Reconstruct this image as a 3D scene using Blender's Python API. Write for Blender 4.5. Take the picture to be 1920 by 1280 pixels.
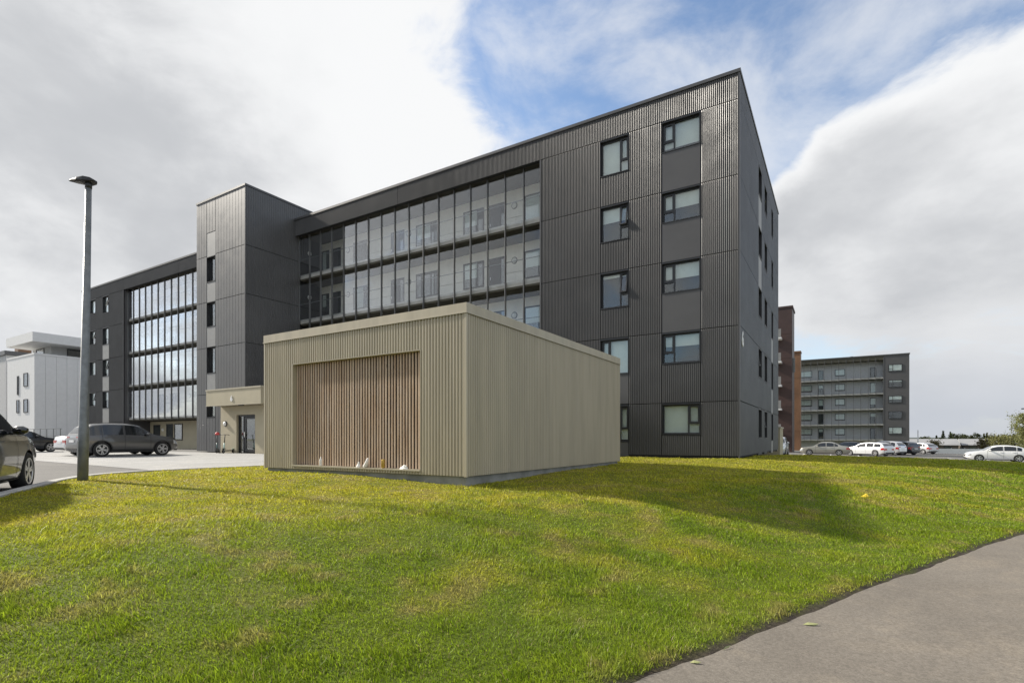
import bpy, bmesh, math, random
import numpy as np
from mathutils import Vector, Matrix
random.seed(7); np.random.seed(7)
for o in list(bpy.data.objects): bpy.data.objects.remove(o)
scene = bpy.context.scene
COL = scene.collection
R = math.radians

# ------------------------------------------------------------------ camera
EYE = 0.8
YAW = math.atan2(0.523, 0.852)
cam = bpy.data.cameras.new('camera'); camo = bpy.data.objects.new('camera', cam); COL.objects.link(camo)
camo.location = (0, 0, EYE); camo.rotation_euler = (R(90), 0, YAW)
cam.sensor_width = 36; cam.lens = 18.7; cam.shift_y = 0.0948; cam.clip_end = 9000; cam.clip_start = 0.05
scene.camera = camo
RT = Vector((math.cos(YAW), math.sin(YAW), 0)); FW = Vector((-math.sin(YAW), math.cos(YAW), 0))
def c2w(r, d): return (RT.x*r + FW.x*d, RT.y*r + FW.y*d)
def raydir(px, py):
    v = FW + RT*((px-960)/997) + Vector((0, 0, 1))*((822-py)/997)
    return v.normalized()

# ------------------------------------------------------------------ light
SUNV = Vector((1.0, 0.13, -0.62)).normalized()      # travel direction of the light
sun = bpy.data.lights.new('sun', 'SUN'); sun.energy = 4.8; sun.angle = R(2.4); sun.color = (1.0, 0.93, 0.82)
suno = bpy.data.objects.new('sun', sun); COL.objects.link(suno)
suno.rotation_euler = SUNV.to_track_quat('-Z', 'Y').to_euler(); suno.location = (-60, -8, 40)
scene.view_settings.view_transform = 'Standard'; scene.view_settings.look = 'None'
scene.view_settings.exposure = 0.62; scene.view_settings.gamma = 1.0

class NT:
    """tiny node helper"""
    def __init__(s, tree): s.t = tree; s.n = tree.nodes; s.l = tree.links
    def node(s, typ, **kw):
        n = s.n.new(typ)
        for k, v in kw.items(): setattr(n, k, v)
        return n
    def put(s, inp, v):
        if isinstance(v, bpy.types.NodeSocket): s.l.new(v, inp)
        else: inp.default_value = v
    def math(s, op, a, b=0.0, c=None, clamp=False):
        n = s.node('ShaderNodeMath', operation=op, use_clamp=clamp); s.put(n.inputs[0], a); s.put(n.inputs[1], b)
        if c is not None: s.put(n.inputs[2], c)
        return n.outputs[0]
    def vmath(s, op, a, b):
        n = s.node('ShaderNodeVectorMath', operation=op); s.put(n.inputs[0], a); s.put(n.inputs[1], b)
        return n.outputs['Value'] if op == 'DOT_PRODUCT' else n.outputs['Vector']
    def smooth(s, v, a, b, lo=0.0, hi=1.0):
        n = s.node('ShaderNodeMapRange', interpolation_type='SMOOTHSTEP')
        s.put(n.inputs[0], v); s.put(n.inputs[1], a); s.put(n.inputs[2], b); s.put(n.inputs[3], lo); s.put(n.inputs[4], hi)
        return n.outputs[0]
    def noise(s, vec, scale, detail=4.0, rough=0.5, dist=0.0):
        n = s.node('ShaderNodeTexNoise'); 
        if vec is not None: s.put(n.inputs['Vector'], vec)
        n.inputs['Scale'].default_value = scale; n.inputs['Detail'].default_value = detail
        n.inputs['Roughness'].default_value = rough; n.inputs['Distortion'].default_value = dist
        return n.outputs['Fac']
    def mix(s, f, a, b):
        n = s.node('ShaderNodeMix', data_type='RGBA'); s.put(n.inputs[0], f); s.put(n.inputs[6], a); s.put(n.inputs[7], b)
        return n.outputs[2]

def build_world():
    w = bpy.data.worlds.new('World'); scene.world = w; w.use_nodes = True
    t = NT(w.node_tree); t.n.clear()
    out = t.node('ShaderNodeOutputWorld'); bg = t.node('ShaderNodeBackground')
    sky = t.node('ShaderNodeTexSky', sky_type='NISHITA'); sky.sun_disc = False
    sky.sun_elevation = math.asin(-SUNV.z); sky.sun_rotation = math.atan2(-SUNV.x, -SUNV.y)
    sky.air_density = 1.0; sky.dust_density = 0.6; sky.ozone_density = 1.6
    tc = t.node('ShaderNodeTexCoord'); d = tc.outputs['Generated']
    sep = t.node('ShaderNodeSeparateXYZ'); t.put(sep.inputs[0], d)
    z = t.math('MAXIMUM', sep.outputs[2], 0.0)
    p = t.vmath('MULTIPLY', d, (1.0, 1.0, 1.75))
    big = t.noise(p, 2.1, 3.0, 0.5, 0.2)
    fine = t.noise(p, 5.2, 10.0, 0.60, 0.25)
    dens = t.math('ADD', t.math('MULTIPLY', big, 0.5), t.math('MULTIPLY', fine, 0.55))
    # the broken cloud deck: openings and banks at their places in the sky
    def blob(px, py, r0, r1, amt):
        dd = raydir(px, py)
        dt = t.vmath('DOT_PRODUCT', d, tuple(dd))
        return t.smooth(dt, math.cos(R(r1)), math.cos(R(r0)), 0.0, amt)
    for b in SKY_BLOBS: dens = t.math('ADD', dens, blob(*b))
    cov = t.smooth(dens, 0.40, 0.59)
    thick = t.smooth(dens, 0.50, 0.86)
    q = t.vmath('ADD', p, (0.16, 0.05, 1.3))
    shade = t.noise(q, 2.3, 6.0, 0.5, 0.2)
    fineshade = t.noise(q, 7.0, 6.0, 0.55, 0.15)
    sh = t.math('ADD', t.math('MULTIPLY', shade, 0.8), t.math('MULTIPLY', fineshade, 0.2))
    grey = t.smooth(sh, 0.32, 0.64)                       # 0 dark base, 1 lit top
    gl = t.math('MULTIPLY', t.math('SUBTRACT', 1.0, grey), thick)
    for b in SHADE_BLOBS: gl = t.math('ADD', gl, blob(*b))
    gl = t.math('ADD', gl, t.math('MULTIPLY', t.math('SUBTRACT', 0.5, fineshade), 0.40))
    gl = t.smooth(gl, -0.25, 1.35)
    ccol = t.mix(gl, (0.615, 0.62, 0.625, 1), (0.36, 0.37, 0.387, 1))
    # low haze toward the horizon
    hz = t.smooth(sep.outputs[2], 0.0, 0.19, 1.0, 0.0)
    ccol = t.mix(t.math('MULTIPLY', hz, 0.62), ccol, (0.27, 0.30, 0.355, 1))
    skyc = t.node('ShaderNodeVectorMath', operation='SCALE'); t.put(skyc.inputs[0], sky.outputs[0]); skyc.inputs['Scale'].default_value = 0.135
    veil = t.math('MULTIPLY', t.smooth(t.noise(p, 3.6, 8.0, 0.6, 0.3), 0.36, 0.66), 0.62)
    cov2 = t.math('MAXIMUM', t.math('MAXIMUM', cov, veil), t.math('MULTIPLY', hz, 0.96))
    fin = t.mix(cov2, skyc.outputs[0], ccol)
    t.put(bg.inputs[0], fin); bg.inputs[1].default_value = 1.0
    t.l.new(bg.outputs[0], out.inputs[0])
SKY_BLOBS = [(1080, 150, 2, 13, -0.17), (880, 190, 1, 9, -0.10), (1400, 160, 2, 11, -0.20), (1250, 60, 3, 15, -0.10), (1190, 300, 2, 9, -0.10), (1440, 330, 0.5, 5, -0.12), (1570, 70, 1, 9, -0.20), (1770, 20, 1, 8, -0.20),
             (500, 250, 8, 30, 0.16), (60, 350, 8, 26, 0.12), (1700, 330, 5, 13, 0.20), (1810, 210, 2, 8, 0.10), (1840, 600, 3, 14, 0.12), (1560, 470, 2, 9, 0.12)]
SHADE_BLOBS = [(330, 350, 1, 20, 0.17), (650, 60, 4, 20, -0.10), (60, 230, 3, 14, -0.10), (1640, 590, 2, 18, 0.42), (1850, 560, 2, 12, 0.18), (1700, 330, 3, 13, -0.30), (800, 230, 3, 12, -0.22), (1840, 660, 1, 5, -0.15)]
build_world()

# ------------------------------------------------------------------ materials
def M(name, base, rough=0.6, metal=0.0, spec=0.5, var=0.0, vscale=3.0, bump=0.0, bscale=40.0, rvar=0.0, coat=0.0, stretch=None, col2=None, orand=0.0):
    m = bpy.data.materials.new(name); m.use_nodes = True
    t = NT(m.node_tree); b = t.n['Principled BSDF']
    b.inputs['Base Color'].default_value = (*base, 1); b.inputs['Roughness'].default_value = rough
    b.inputs['Metallic'].default_value = metal; b.inputs['Specular IOR Level'].default_value = spec
    b.inputs['Coat Weight'].default_value = coat; b.inputs['Coat Roughness'].default_value = 0.04
    tc = t.node('ShaderNodeTexCoord'); vec = tc.outputs['Object']
    if stretch:
        mp = t.node('ShaderNodeMapping'); t.put(mp.inputs[0], vec); mp.inputs['Scale'].default_value = stretch; vec = mp.outputs[0]
    if var or col2:
        n = t.noise(vec, vscale, 6.0, 0.6)
        f = t.smooth(n, 0.3, 0.7)
        a = tuple(c*(1-var) for c in base); c = col2 if col2 else tuple(min(1, c*(1+var)) for c in base)
        cc = t.mix(f, (*a, 1), (*c, 1))
        if orand:
            oi = t.node('ShaderNodeObjectInfo'); sc = t.node('ShaderNodeVectorMath', operation='SCALE'); t.put(sc.inputs[0], cc)
            t.put(sc.inputs['Scale'], t.math('ADD', t.math('MULTIPLY', oi.outputs['Random'], 2*orand), 1-orand)); cc = sc.outputs[0]
        t.put(b.inputs['Base Color'], cc)
    if rvar:
        n2 = t.noise(vec, vscale*2.3, 5.0, 0.6)
        t.put(b.inputs['Roughness'], t.smooth(n2, 0.25, 0.75, max(0.02, rough-rvar), rough+rvar))
    if bump:
        n3 = t.noise(vec, bscale, 4.0, 0.6)
        bp = t.node('ShaderNodeBump'); bp.inputs['Strength'].default_value = bump; bp.inputs['Distance'].default_value = 0.02
        t.put(bp.inputs['Height'], n3); t.put(b.inputs['Normal'], bp.outputs[0])
    return m

def glass_mat(name, tint=(0.9, 0.95, 0.93), boost=1.0, ior=1.5, rough=0.0, base=0.0, wav=0.0):
    m = bpy.data.materials.new(name); m.use_nodes = True
    t = NT(m.node_tree); t.n.clear()
    out = t.node('ShaderNodeOutputMaterial'); mx = t.node('ShaderNodeMixShader')
    tr = t.node('ShaderNodeBsdfTransparent'); tr.inputs[0].default_value = (*tint, 1)
    gl = t.node('ShaderNodeBsdfGlossy'); gl.inputs['Roughness'].default_value = rough; gl.inputs[0].default_value = (0.95, 0.97, 1, 1)
    fr = t.node('ShaderNodeLayerWeight'); fr.inputs[0].default_value = 0.5      # coated glass: facing^2 ramp
    f = t.math('ADD', t.math('MULTIPLY', t.math('POWER', fr.outputs['Facing'], 2.0), boost), base, clamp=True)
    if wav:
        tc = t.node('ShaderNodeTexCoord'); n = t.noise(tc.outputs['Object'], 0.7, 2.0, 0.5)
        bp = t.node('ShaderNodeBump'); bp.inputs['Strength'].default_value = wav; bp.inputs['Distance'].default_value = 0.05
        t.put(bp.inputs['Height'], n); t.put(gl.inputs['Normal'], bp.outputs[0])
    t.put(mx.inputs[0], f); t.l.new(tr.outputs[0], mx.inputs[1]); t.l.new(gl.outputs[0], mx.inputs[2])
    t.l.new(mx.outputs[0], out.inputs[0])
    return m

MT = {}
MT['clad'] = M('charcoal_cladding', (0.073, 0.073, 0.075), 0.41, 0.0, 0.55, var=0.10, vscale=0.6, rvar=0.05, orand=0.07)
MT['cladflat'] = M('charcoal_flat_panel', (0.082, 0.081, 0.084), 0.5, 0.0, 0.4, var=0.06, vscale=0.8, rvar=0.05, orand=0.06)
MT['gap'] = M('joint_black', (0.012, 0.012, 0.012), 0.8)
MT['brownback'] = M('dark_timber_back', (0.03, 0.018, 0.012), 0.9)
MT['coping'] = M('coping_grey', (0.075, 0.075, 0.078), 0.4, 0.0, 0.5, var=0.08)
MT['lightpanel'] = M('light_grey_panel', (0.23, 0.23, 0.225), 0.45, 0.0, 0.5, var=0.06)
MT['frame'] = M('window_frame_black', (0.022, 0.023, 0.026), 0.4)
MT['inner'] = M('unlit_interior', (0.05, 0.05, 0.05), 0.9)  # dark tone stands in for the gloom of unlit rooms
MT['blind'] = M('white_blind', (0.70, 0.72, 0.70), 0.8, var=0.05, vscale=2.0)
MT['glass'] = glass_mat('window_glass', (0.92, 0.95, 0.94), 0.5, base=0.06, wav=0.004)
MT['galglass'] = glass_mat('gallery_glass', (0.97, 0.98, 0.985), 1.1, base=0.012, wav=0.0015)
MT['galwall'] = M('gallery_wall_cream', (0.80, 0.78, 0.71), 0.7, var=0.04)
MT['concrete'] = M('concrete', (0.40, 0.395, 0.375), 0.85, var=0.14, vscale=1.5, bump=0.15, bscale=25)
MT['darkconcrete'] = M('dark_concrete', (0.22, 0.22, 0.205), 0.9, var=0.25, vscale=2.0, bump=0.2, bscale=20)  # darker, mottled grey concrete for the shed base
MT['soffit'] = M('shaded_soffit_concrete', (0.075, 0.070, 0.052), 0.85, var=0.1, vscale=1.0)  # shade under the gallery slabs is put into this dark olive colour
MT['fin'] = M('aluminium_fin', (0.13, 0.13, 0.13), 0.4, 0.4)
MT['beige'] = M('khaki_cladding', (0.41, 0.362, 0.268), 0.42, 0.0, 0.5, var=0.09, vscale=1.4, rvar=0.06, stretch=(2.2, 2.2, 0.25), orand=0.02)
MT['beigetrim'] = M('khaki_trim', (0.43, 0.385, 0.29), 0.4, 0.0, 0.5, var=0.04)
MT['wallbeige'] = M('khaki_wall', (0.40, 0.355, 0.25), 0.7, var=0.05, vscale=1.0)
MT['white'] = M('white_paint', (0.78, 0.78, 0.77), 0.5)
MT['lampglass'] = M('opal_lamp', (0.75, 0.75, 0.72), 0.3)
MT['galv'] = M('galvanised_steel', (0.20, 0.212, 0.215), 0.55, 0.5, var=0.15, vscale=6, rvar=0.1, bump=0.04, bscale=60)
MT['darkmetal'] = M('dark_metal', (0.05, 0.052, 0.055), 0.45, 0.3)
MT['black'] = M('black_plastic', (0.014, 0.014, 0.015), 0.55)
MT['rubber'] = M('tyre_rubber', (0.018, 0.018, 0.018), 0.85)
MT['alloy'] = M('alloy_rim', (0.55, 0.55, 0.56), 0.3, 0.85)
MT['chrome'] = M('chrome', (0.7, 0.7, 0.7), 0.12, 1.0)
MT['taillight'] = M('red_taillight', (0.45, 0.012, 0.012), 0.15, coat=1.0)
MT['headlight'] = M('clear_headlight', (0.55, 0.57, 0.6), 0.12, 0.4, coat=1.0)
MT['plate'] = M('number_plate', (0.7, 0.7, 0.7), 0.5)
MT['carglass'] = M('car_glass', (0.010, 0.012, 0.013), 0.05, 0.0, 0.6, coat=0.6)
def asphalt_mat(name, c, c2, patch=0.25):
    m = bpy.data.materials.new(name); m.use_nodes = True
    t = NT(m.node_tree); b = t.n['Principled BSDF']; b.inputs['Roughness'].default_value = 0.9; b.inputs['Specular IOR Level'].default_value = 0.25
    tc = t.node('ShaderNodeTexCoord'); vec = tc.outputs['Object']
    a = t.smooth(t.noise(vec, patch, 5, 0.6), 0.3, 0.7)
    g = t.smooth(t.noise(vec, 42.0, 6, 0.9), 0.38, 0.62)
    st = t.smooth(t.noise(vec, 1.3, 7, 0.7, 0.6), 0.46, 0.72)
    col = t.mix(a, (*c, 1), (*c2, 1))
    col = t.mix(t.math('MULTIPLY', st, 0.5), col, (c2[0]*1.42, c2[1]*1.36, c2[2]*1.25, 1))
    col = t.mix(t.math('MULTIPLY', g, 0.62), col, tuple(x*0.45 for x in c)+(1,))
    sp = t.smooth(t.noise(vec, 70.0, 3, 0.6), 0.60, 0.70)
    col = t.mix(t.math('MULTIPLY', sp, 0.5), col, (0.33, 0.31, 0.28, 1))
    t.put(b.inputs['Base Color'], col)
    bp = t.node('ShaderNodeBump'); bp.inputs['Strength'].default_value = 0.5; bp.inputs['Distance'].default_value = 0.006
    t.put(bp.inputs['Height'], t.noise(vec, 120.0, 3, 0.7)); t.put(b.inputs['Normal'], bp.outputs[0])
    return m
MT['path'] = asphalt_mat('worn_path_asphalt', (0.175, 0.155, 0.130), (0.225, 0.200, 0.168), 0.7)
MT['asphalt'] = asphalt_mat('car_park_asphalt', (0.155, 0.15, 0.143), (0.19, 0.185, 0.178), 0.2)
MT['paving'] = asphalt_mat('pale_concrete_paving', (0.37, 0.368, 0.358), (0.44, 0.437, 0.428), 0.2)
def wood_mat():
    m = bpy.data.materials.new('weathered_larch'); m.use_nodes = True
    t = NT(m.node_tree); b = t.n['Principled BSDF']; b.inputs['Roughness'].default_value = 0.8; b.inputs['Specular IOR Level'].default_value = 0.2
    tc = t.node('ShaderNodeTexCoord'); oi = t.node('ShaderNodeObjectInfo')
    off = t.node('ShaderNodeCombineXYZ'); t.put(off.inputs[0], t.math('MULTIPLY', oi.outputs['Random'], 37.0)); t.put(off.inputs[2], t.math('MULTIPLY', oi.outputs['Random'], 91.0))
    v = t.vmath('ADD', tc.outputs['Object'], off.outputs[0])
    mp = t.node('ShaderNodeMapping'); t.put(mp.inputs[0], v); mp.inputs['Scale'].default_value = (30, 30, 1.1)
    g = t.smooth(t.noise(mp.outputs[0], 1.0, 6, 0.65, 0.6), 0.3, 0.7)
    base = t.mix(oi.outputs['Random'], (0.27, 0.165, 0.098, 1), (0.52, 0.385, 0.275, 1))
    col = t.mix(g, base, (0.55, 0.425, 0.315, 1))
    k = t.smooth(t.noise(v, 3.4, 2, 0.4), 0.70, 0.78)
    col = t.mix(k, col, (0.055, 0.032, 0.022, 1))
    wr = t.smooth(t.noise(v, 0.9, 5, 0.6), 0.42, 0.66)
    col = t.mix(t.math('MULTIPLY', wr, 0.35), col, (0.42, 0.375, 0.33, 1))
    t.put(b.inputs['Base Color'], col)
    bp = t.node('ShaderNodeBump'); bp.inputs['Strength'].default_value = 0.4; bp.inputs['Distance'].default_value = 0.004
    t.put(bp.inputs['Height'], g); t.put(b.inputs['Normal'], bp.outputs[0])
    return m
MT['wood'] = wood_mat()
def attr_mat(name, rough=0.7, trans=0.0, noise=False):
    m = bpy.data.materials.new(name); m.use_nodes = True
    t = NT(m.node_tree); b = t.n['Principled BSDF']; b.inputs['Roughness'].default_value = rough; b.inputs['Specular IOR Level'].default_value = 0.25
    at = t.node('ShaderNodeAttribute'); at.attribute_name = 'tint'; col = at.outputs['Color']
    if noise:
        tc = t.node('ShaderNodeTexCoord'); g = t.noise(tc.outputs['Object'], 28.0, 5, 0.75)
        sc = t.node('ShaderNodeVectorMath', operation='SCALE'); t.put(sc.inputs[0], col); t.put(sc.inputs['Scale'], t.smooth(g, 0.3, 0.7, 0.62, 1.32)); col = sc.outputs[0]
        bp = t.node('ShaderNodeBump'); bp.inputs['Strength'].default_value = 0.9; bp.inputs['Distance'].default_value = 0.05
        t.put(bp.inputs['Height'], t.noise(tc.outputs['Object'], 22.0, 5, 0.75)); t.put(b.inputs['Normal'], bp.outputs[0])
    t.put(b.inputs['Base Color'], col)
    if trans:
        out = t.n['Material Output']; tl = t.node('ShaderNodeBsdfTranslucent'); t.put(tl.inputs[0], col)
        mx = t.node('ShaderNodeMixShader'); mx.inputs[0].default_value = trans
        t.l.new(b.outputs[0], mx.inputs[1]); t.l.new(tl.outputs[0], mx.inputs[2]); t.l.new(mx.outputs[0], out.inputs[0])
    return m
MT['lawn'] = attr_mat('mown_lawn', 0.85, 0.0, True)
MT['blades'] = attr_mat('grass_blades', 0.5, 0.48)
MT['leaf'] = attr_mat('leaf_foliage', 0.6, 0.3)
MT['bark'] = M('bark', (0.10, 0.075, 0.055), 0.9, var=0.25, vscale=8, bump=0.4, bscale=30)
MT['field'] = M('far_field', (0.075, 0.095, 0.035), 0.95, var=0.3, vscale=0.05, col2=(0.13, 0.125, 0.055))

# ------------------------------------------------------------------ mesh helpers
class MB:
    def __init__(s): s.v = []; s.f = []
    def quad(s, a, b, c, d): i = len(s.v); s.v += [a, b, c, d]; s.f.append((i, i+1, i+2, i+3)); return s
    def box(s, x0, x1, y0, y1, z0, z1):
        i = len(s.v); s.v += [(x0,y0,z0),(x1,y0,z0),(x1,y1,z0),(x0,y1,z0),(x0,y0,z1),(x1,y0,z1),(x1,y1,z1),(x0,y1,z1)]
        s.f += [(i,i+3,i+2,i+1),(i+4,i+5,i+6,i+7),(i,i+1,i+5,i+4),(i+1,i+2,i+6,i+5),(i+2,i+3,i+7,i+6),(i+3,i,i+4,i+7)]; return s
    def fbox(s, F, u0, u1, d0, d1, z0, z1):
        """box in facade frame F=(ox,oy,ux,uy,nx,ny): u along, d outward"""
        ox, oy, ux, uy, nx, ny = F; i = len(s.v)
        P = lambda u, d, z: (ox+ux*u+nx*d, oy+uy*u+ny*d, z)
        s.v += [P(u0,d0,z0),P(u1,d0,z0),P(u1,d1,z0),P(u0,d1,z0),P(u0,d0,z1),P(u1,d0,z1),P(u1,d1,z1),P(u0,d1,z1)]
        s.f += [(i,i+3,i+2,i+1),(i+4,i+5,i+6,i+7),(i,i+1,i+5,i+4),(i+1,i+2,i+6,i+5),(i+2,i+3,i+7,i+6),(i+3,i,i+4,i+7)]; return s
    def tube(s, pts, rad, n=10, caps=True):
        pts = [Vector(p) for p in pts]; rs = rad if isinstance(rad, (list, tuple)) else [rad]*len(pts)
        base = len(s.v)
        for k, p in enumerate(pts):
            t = (pts[min(k+1, len(pts)-1)] - pts[max(k-1, 0)]).normalized()
            a = t.cross(Vector((0, 0, 1))); a = a.normalized() if a.length > 1e-3 else Vector((1, 0, 0)); b = t.cross(a)
            for j in range(n):
                an = 2*math.pi*j/n; s.v.append(tuple(p + (a*math.cos(an) + b*math.sin(an))*rs[k]))
        for k in range(len(pts)-1):
            for j in range(n):
                q = base+k*n; s.f.append((q+j, q+(j+1) % n, q+n+(j+1) % n, q+n+j))
        if caps:
            s.f.append(tuple(base+j for j in range(n))[::-1]); s.f.append(tuple(base+(len(pts)-1)*n+j for j in range(n)))
        return s
    def lathe(s, prof, c, axis='z', n=16):
        base = len(s.v)
        for r, h in prof:
            for j in range(n):
                an = 2*math.pi*j/n; a, b = r*math.cos(an), r*math.sin(an)
                s.v.append((c[0]+a, c[1]+b, c[2]+h) if axis == 'z' else (c[0]+a, c[1]+h, c[2]+b) if axis == 'y' else (c[0]+h, c[1]+a, c[2]+b))
        for k in range(len(prof)-1):
            for j in range(n):
                q = base+k*n; s.f.append((q+j, q+(j+1) % n, q+n+(j+1) % n, q+n+j))
        s.f.append(tuple(base+j for j in range(n))[::-1]); s.f.append(tuple(base+(len(prof)-1)*n+j for j in range(n)))
        return s
    def mesh(s, name, mat, smooth=False):
        me = bpy.data.meshes.new(name); me.from_pydata(s.v, [], s.f); me.update()
        if mat: me.materials.append(MT[mat] if isinstance(mat, str) else mat)
        if smooth: me.polygons.foreach_set('use_smooth', [True]*len(me.polygons))
        return me
    def build(s, name, mat, parent=None, smooth=False):
        return obj(name, s.mesh(name, mat, smooth), parent)
ORIG = {}
def obj(name, me, parent=None):
    o = bpy.data.objects.new(name, me); COL.objects.link(o)
    if parent is not None:
        o.parent = parent
        if parent in ORIG: o.matrix_parent_inverse = Matrix.Translation(-Vector(ORIG[parent]))
    return o
def tag(o, label=None, cat=None, group=None, kind=None):
    if label: o['label'] = label
    if cat: o['category'] = cat
    if group: o['group'] = group
    if kind: o['kind'] = kind
    return o
def thing(name, label, cat, loc, group=None, rz=None):
    """Empty at the base; rz=None: parts are given in world coordinates, else in local ones"""
    o = bpy.data.objects.new(name, None); COL.objects.link(o); o.location = loc; o.empty_display_size = 0.3
    if rz is None: ORIG[o] = loc
    else: o.rotation_euler = (0, 0, rz)
    return tag(o, label, cat, group)
def copy_tree(o, parent=None):
    c = o.copy(); COL.objects.link(c); c.parent = parent
    for ch in list(o.children): copy_tree(ch, c)
    return c
def smoothstep(a, b, x):
    t = np.clip((x-a)/(b-a), 0, 1); return t*t*(3-2*t)
_H = np.random.RandomState(3).rand(256, 256)
def vnoise(x, y):
    xi = np.floor(x).astype(int); yi = np.floor(y).astype(int); fx = x-xi; fy = y-yi
    fx = fx*fx*(3-2*fx); fy = fy*fy*(3-2*fy)
    g = lambda a, b: _H[a % 256, b % 256]
    return (g(xi,yi)*(1-fx)+g(xi+1,yi)*fx)*(1-fy)+(g(xi,yi+1)*(1-fx)+g(xi+1,yi+1)*fx)*fy
def fbm(x, y, o=4):
    s = 0; a = 0.5; t = 0
    for k in range(o): s = s+a*vnoise(x*2**k+17.3*k, y*2**k+9.1*k); t += a; a *= 0.55
    return s/t

# ------------------------------------------------------------------ terrain
PATH = np.array([c2w(*q) for q in [(-14, -7.2), (-3.9, -0.05), (0.752, 3.26), (3.67, 5.38), (8.1, 8.4), (14, 12.1), (24, 17.2), (40, 24.0)]])
KERB = np.array([(-7.0, 0.75), (-8.6, 1.72), (-10.1, 2.62), (-11.56, 3.47), (-12.8, 4.22), (-13.7, 4.98), (-14.25, 5.9), (-14.45, 6.9), (-14.4, 9.0), (-14.3, 13.0), (-14.3, 22.0)])
LOT = np.vstack([KERB, [(-14.3, 45), (-40, 70), (-260, 160), (-260, -90), (-12, -90), (-9, -4)]])
def densify(P, n=8):
    out = []
    for i in range(len(P)-1):
        p0, p1, p2, p3 = P[max(i-1, 0)], P[i], P[i+1], P[min(i+2, len(P)-1)]
        for k in range(n):
            t = k/n; out.append(0.5*((2*p1)+(-p0+p2)*t+(2*p0-5*p1+4*p2-p3)*t*t+(-p0+3*p1-3*p2+p3)*t**3))
    out.append(P[-1]); return np.array(out)
KERBD = densify(KERB, 8); PATHD = densify(PATH, 6)
LOTD = np.vstack([KERBD, LOT[len(KERB):]])
def sdist(P, x, y):
    """signed distance to polyline P: positive on its left"""
    best = np.full(x.shape, 1e9); sg = np.zeros(x.shape)
    for i in range(len(P)-1):
        a, b = P[i], P[i+1]; dx, dy = b-a; L2 = dx*dx+dy*dy
        t = np.clip(((x-a[0])*dx+(y-a[1])*dy)/L2, 0, 1); ex = x-a[0]-t*dx; ey = y-a[1]-t*dy
        d = ex*ex+ey*ey; cr = dx*(y-a[1])-dy*(x-a[0]); m = d < best-1e-12
        sg = np.where(m, np.sign(cr), sg); best = np.where(m, d, best)
    return np.sqrt(best)*np.where(sg == 0, 1, sg)
def inside(P, x, y):
    r = np.zeros(x.shape, bool); n = len(P)
    for i in range(n):
        x0, y0 = P[i]; x1, y1 = P[(i+1) % n]
        if y0 == y1: continue
        c = ((y0 > y) != (y1 > y)) & (x < (x1-x0)*(y-y0)/(y1-y0)+x0); r ^= c
    return r
def pathz(x, y): return -0.70 - 0.35*smoothstep(12, 40, y)
def edged(x, y, d): return d + 0.13*(fbm(x*3.1, y*3.1+40, 4)-0.5)*smoothstep(1.0, 0.3, np.abs(d))
def lawnz(x, y, d=None):
    if d is None: d = sdist(PATHD, x, y)
    fall = 0.26*smoothstep(24, 40, y) + 0.66*smoothstep(36, 61, y) + 0.52*smoothstep(-3, 22, x)*smoothstep(8, 34, y)
    crest = 0.50*smoothstep(0.2, 4.8, d + 0.5*(fbm(x*0.35, y*0.35, 2)-0.5)) + 0.17*smoothstep(3.2, 10.5, d)
    top = 0.0 - fall
    dn = edged(x, y, d)
    z = pathz(x, y) + 0.28*np.clip(dn, -0.4, 0.13) + (top - pathz(x, y) - 0.036)*(crest/0.67)
    z = z + 0.05*(fbm(x*0.9, y*0.9, 3)-0.5)*smoothstep(0.2, 1.0, d) + 0.05*(fbm(x*0.3+5, y*0.3, 2)-0.5)*smoothstep(0.5, 2.0, d)
    return z
def lawncol(x, y, d):
    n1 = fbm(x*0.45+3, y*0.45+8, 5); n2 = fbm(x*1.7, y*1.7+4, 4); n3 = fbm(x*4.2+1, y*4.2, 3)
    dry = np.clip(0.62*smoothstep(2.6, 6.0, d+2.2*(n1-0.5))*smoothstep(14, 2, x+6) + 0.22*smoothstep(3, 8, d) + 0.62*smoothstep(0.48, 0.70, n1*0.5+n2*0.5)+0.12, 0, 1)
    straw = smoothstep(0.53, 0.70, n2*0.5+n3*0.5)
    dark = smoothstep(0.52, 0.32, n2*0.55+n3*0.45)
    c = lambda a: np.array(a)[None, :]
    D = dry.reshape(-1, 1); S = straw.reshape(-1, 1); K = dark.reshape(-1, 1)
    col = c((0.195, 0.275, 0.014))*(1-D) + c((0.40, 0.37, 0.035))*D
    col = col*(1-0.65*S) + c((0.37, 0.30, 0.11))*0.65*S
    col = col*(1-0.32*K) + c((0.09, 0.165, 0.010))*0.32*K
    return col
def color_attr(me, col):
    a = me.attributes.new('tint', 'FLOAT_COLOR', 'POINT')
    c4 = np.ones((len(col), 4), np.float32); c4[:, :3] = col; a.data.foreach_set('color', c4.ravel())
def gridmesh(name, xs, ys, zf):
    X, Y = np.meshgrid(xs, ys); x = X.ravel(); y = Y.ravel(); z = zf(x, y)
    nx, ny = len(xs), len(ys)
    I = np.arange(nx*ny).reshape(ny, nx); q = np.stack([I[:-1, :-1], I[:-1, 1:], I[1:, 1:], I[1:, :-1]], -1).reshape(-1, 4)
    me = bpy.data.meshes.new(name); me.from_pydata(np.stack([x, y, z], 1).tolist(), [], q.tolist()); me.update()
    me.polygons.foreach_set('use_smooth', np.ones(len(me.polygons), bool))
    return me, x, y
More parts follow.
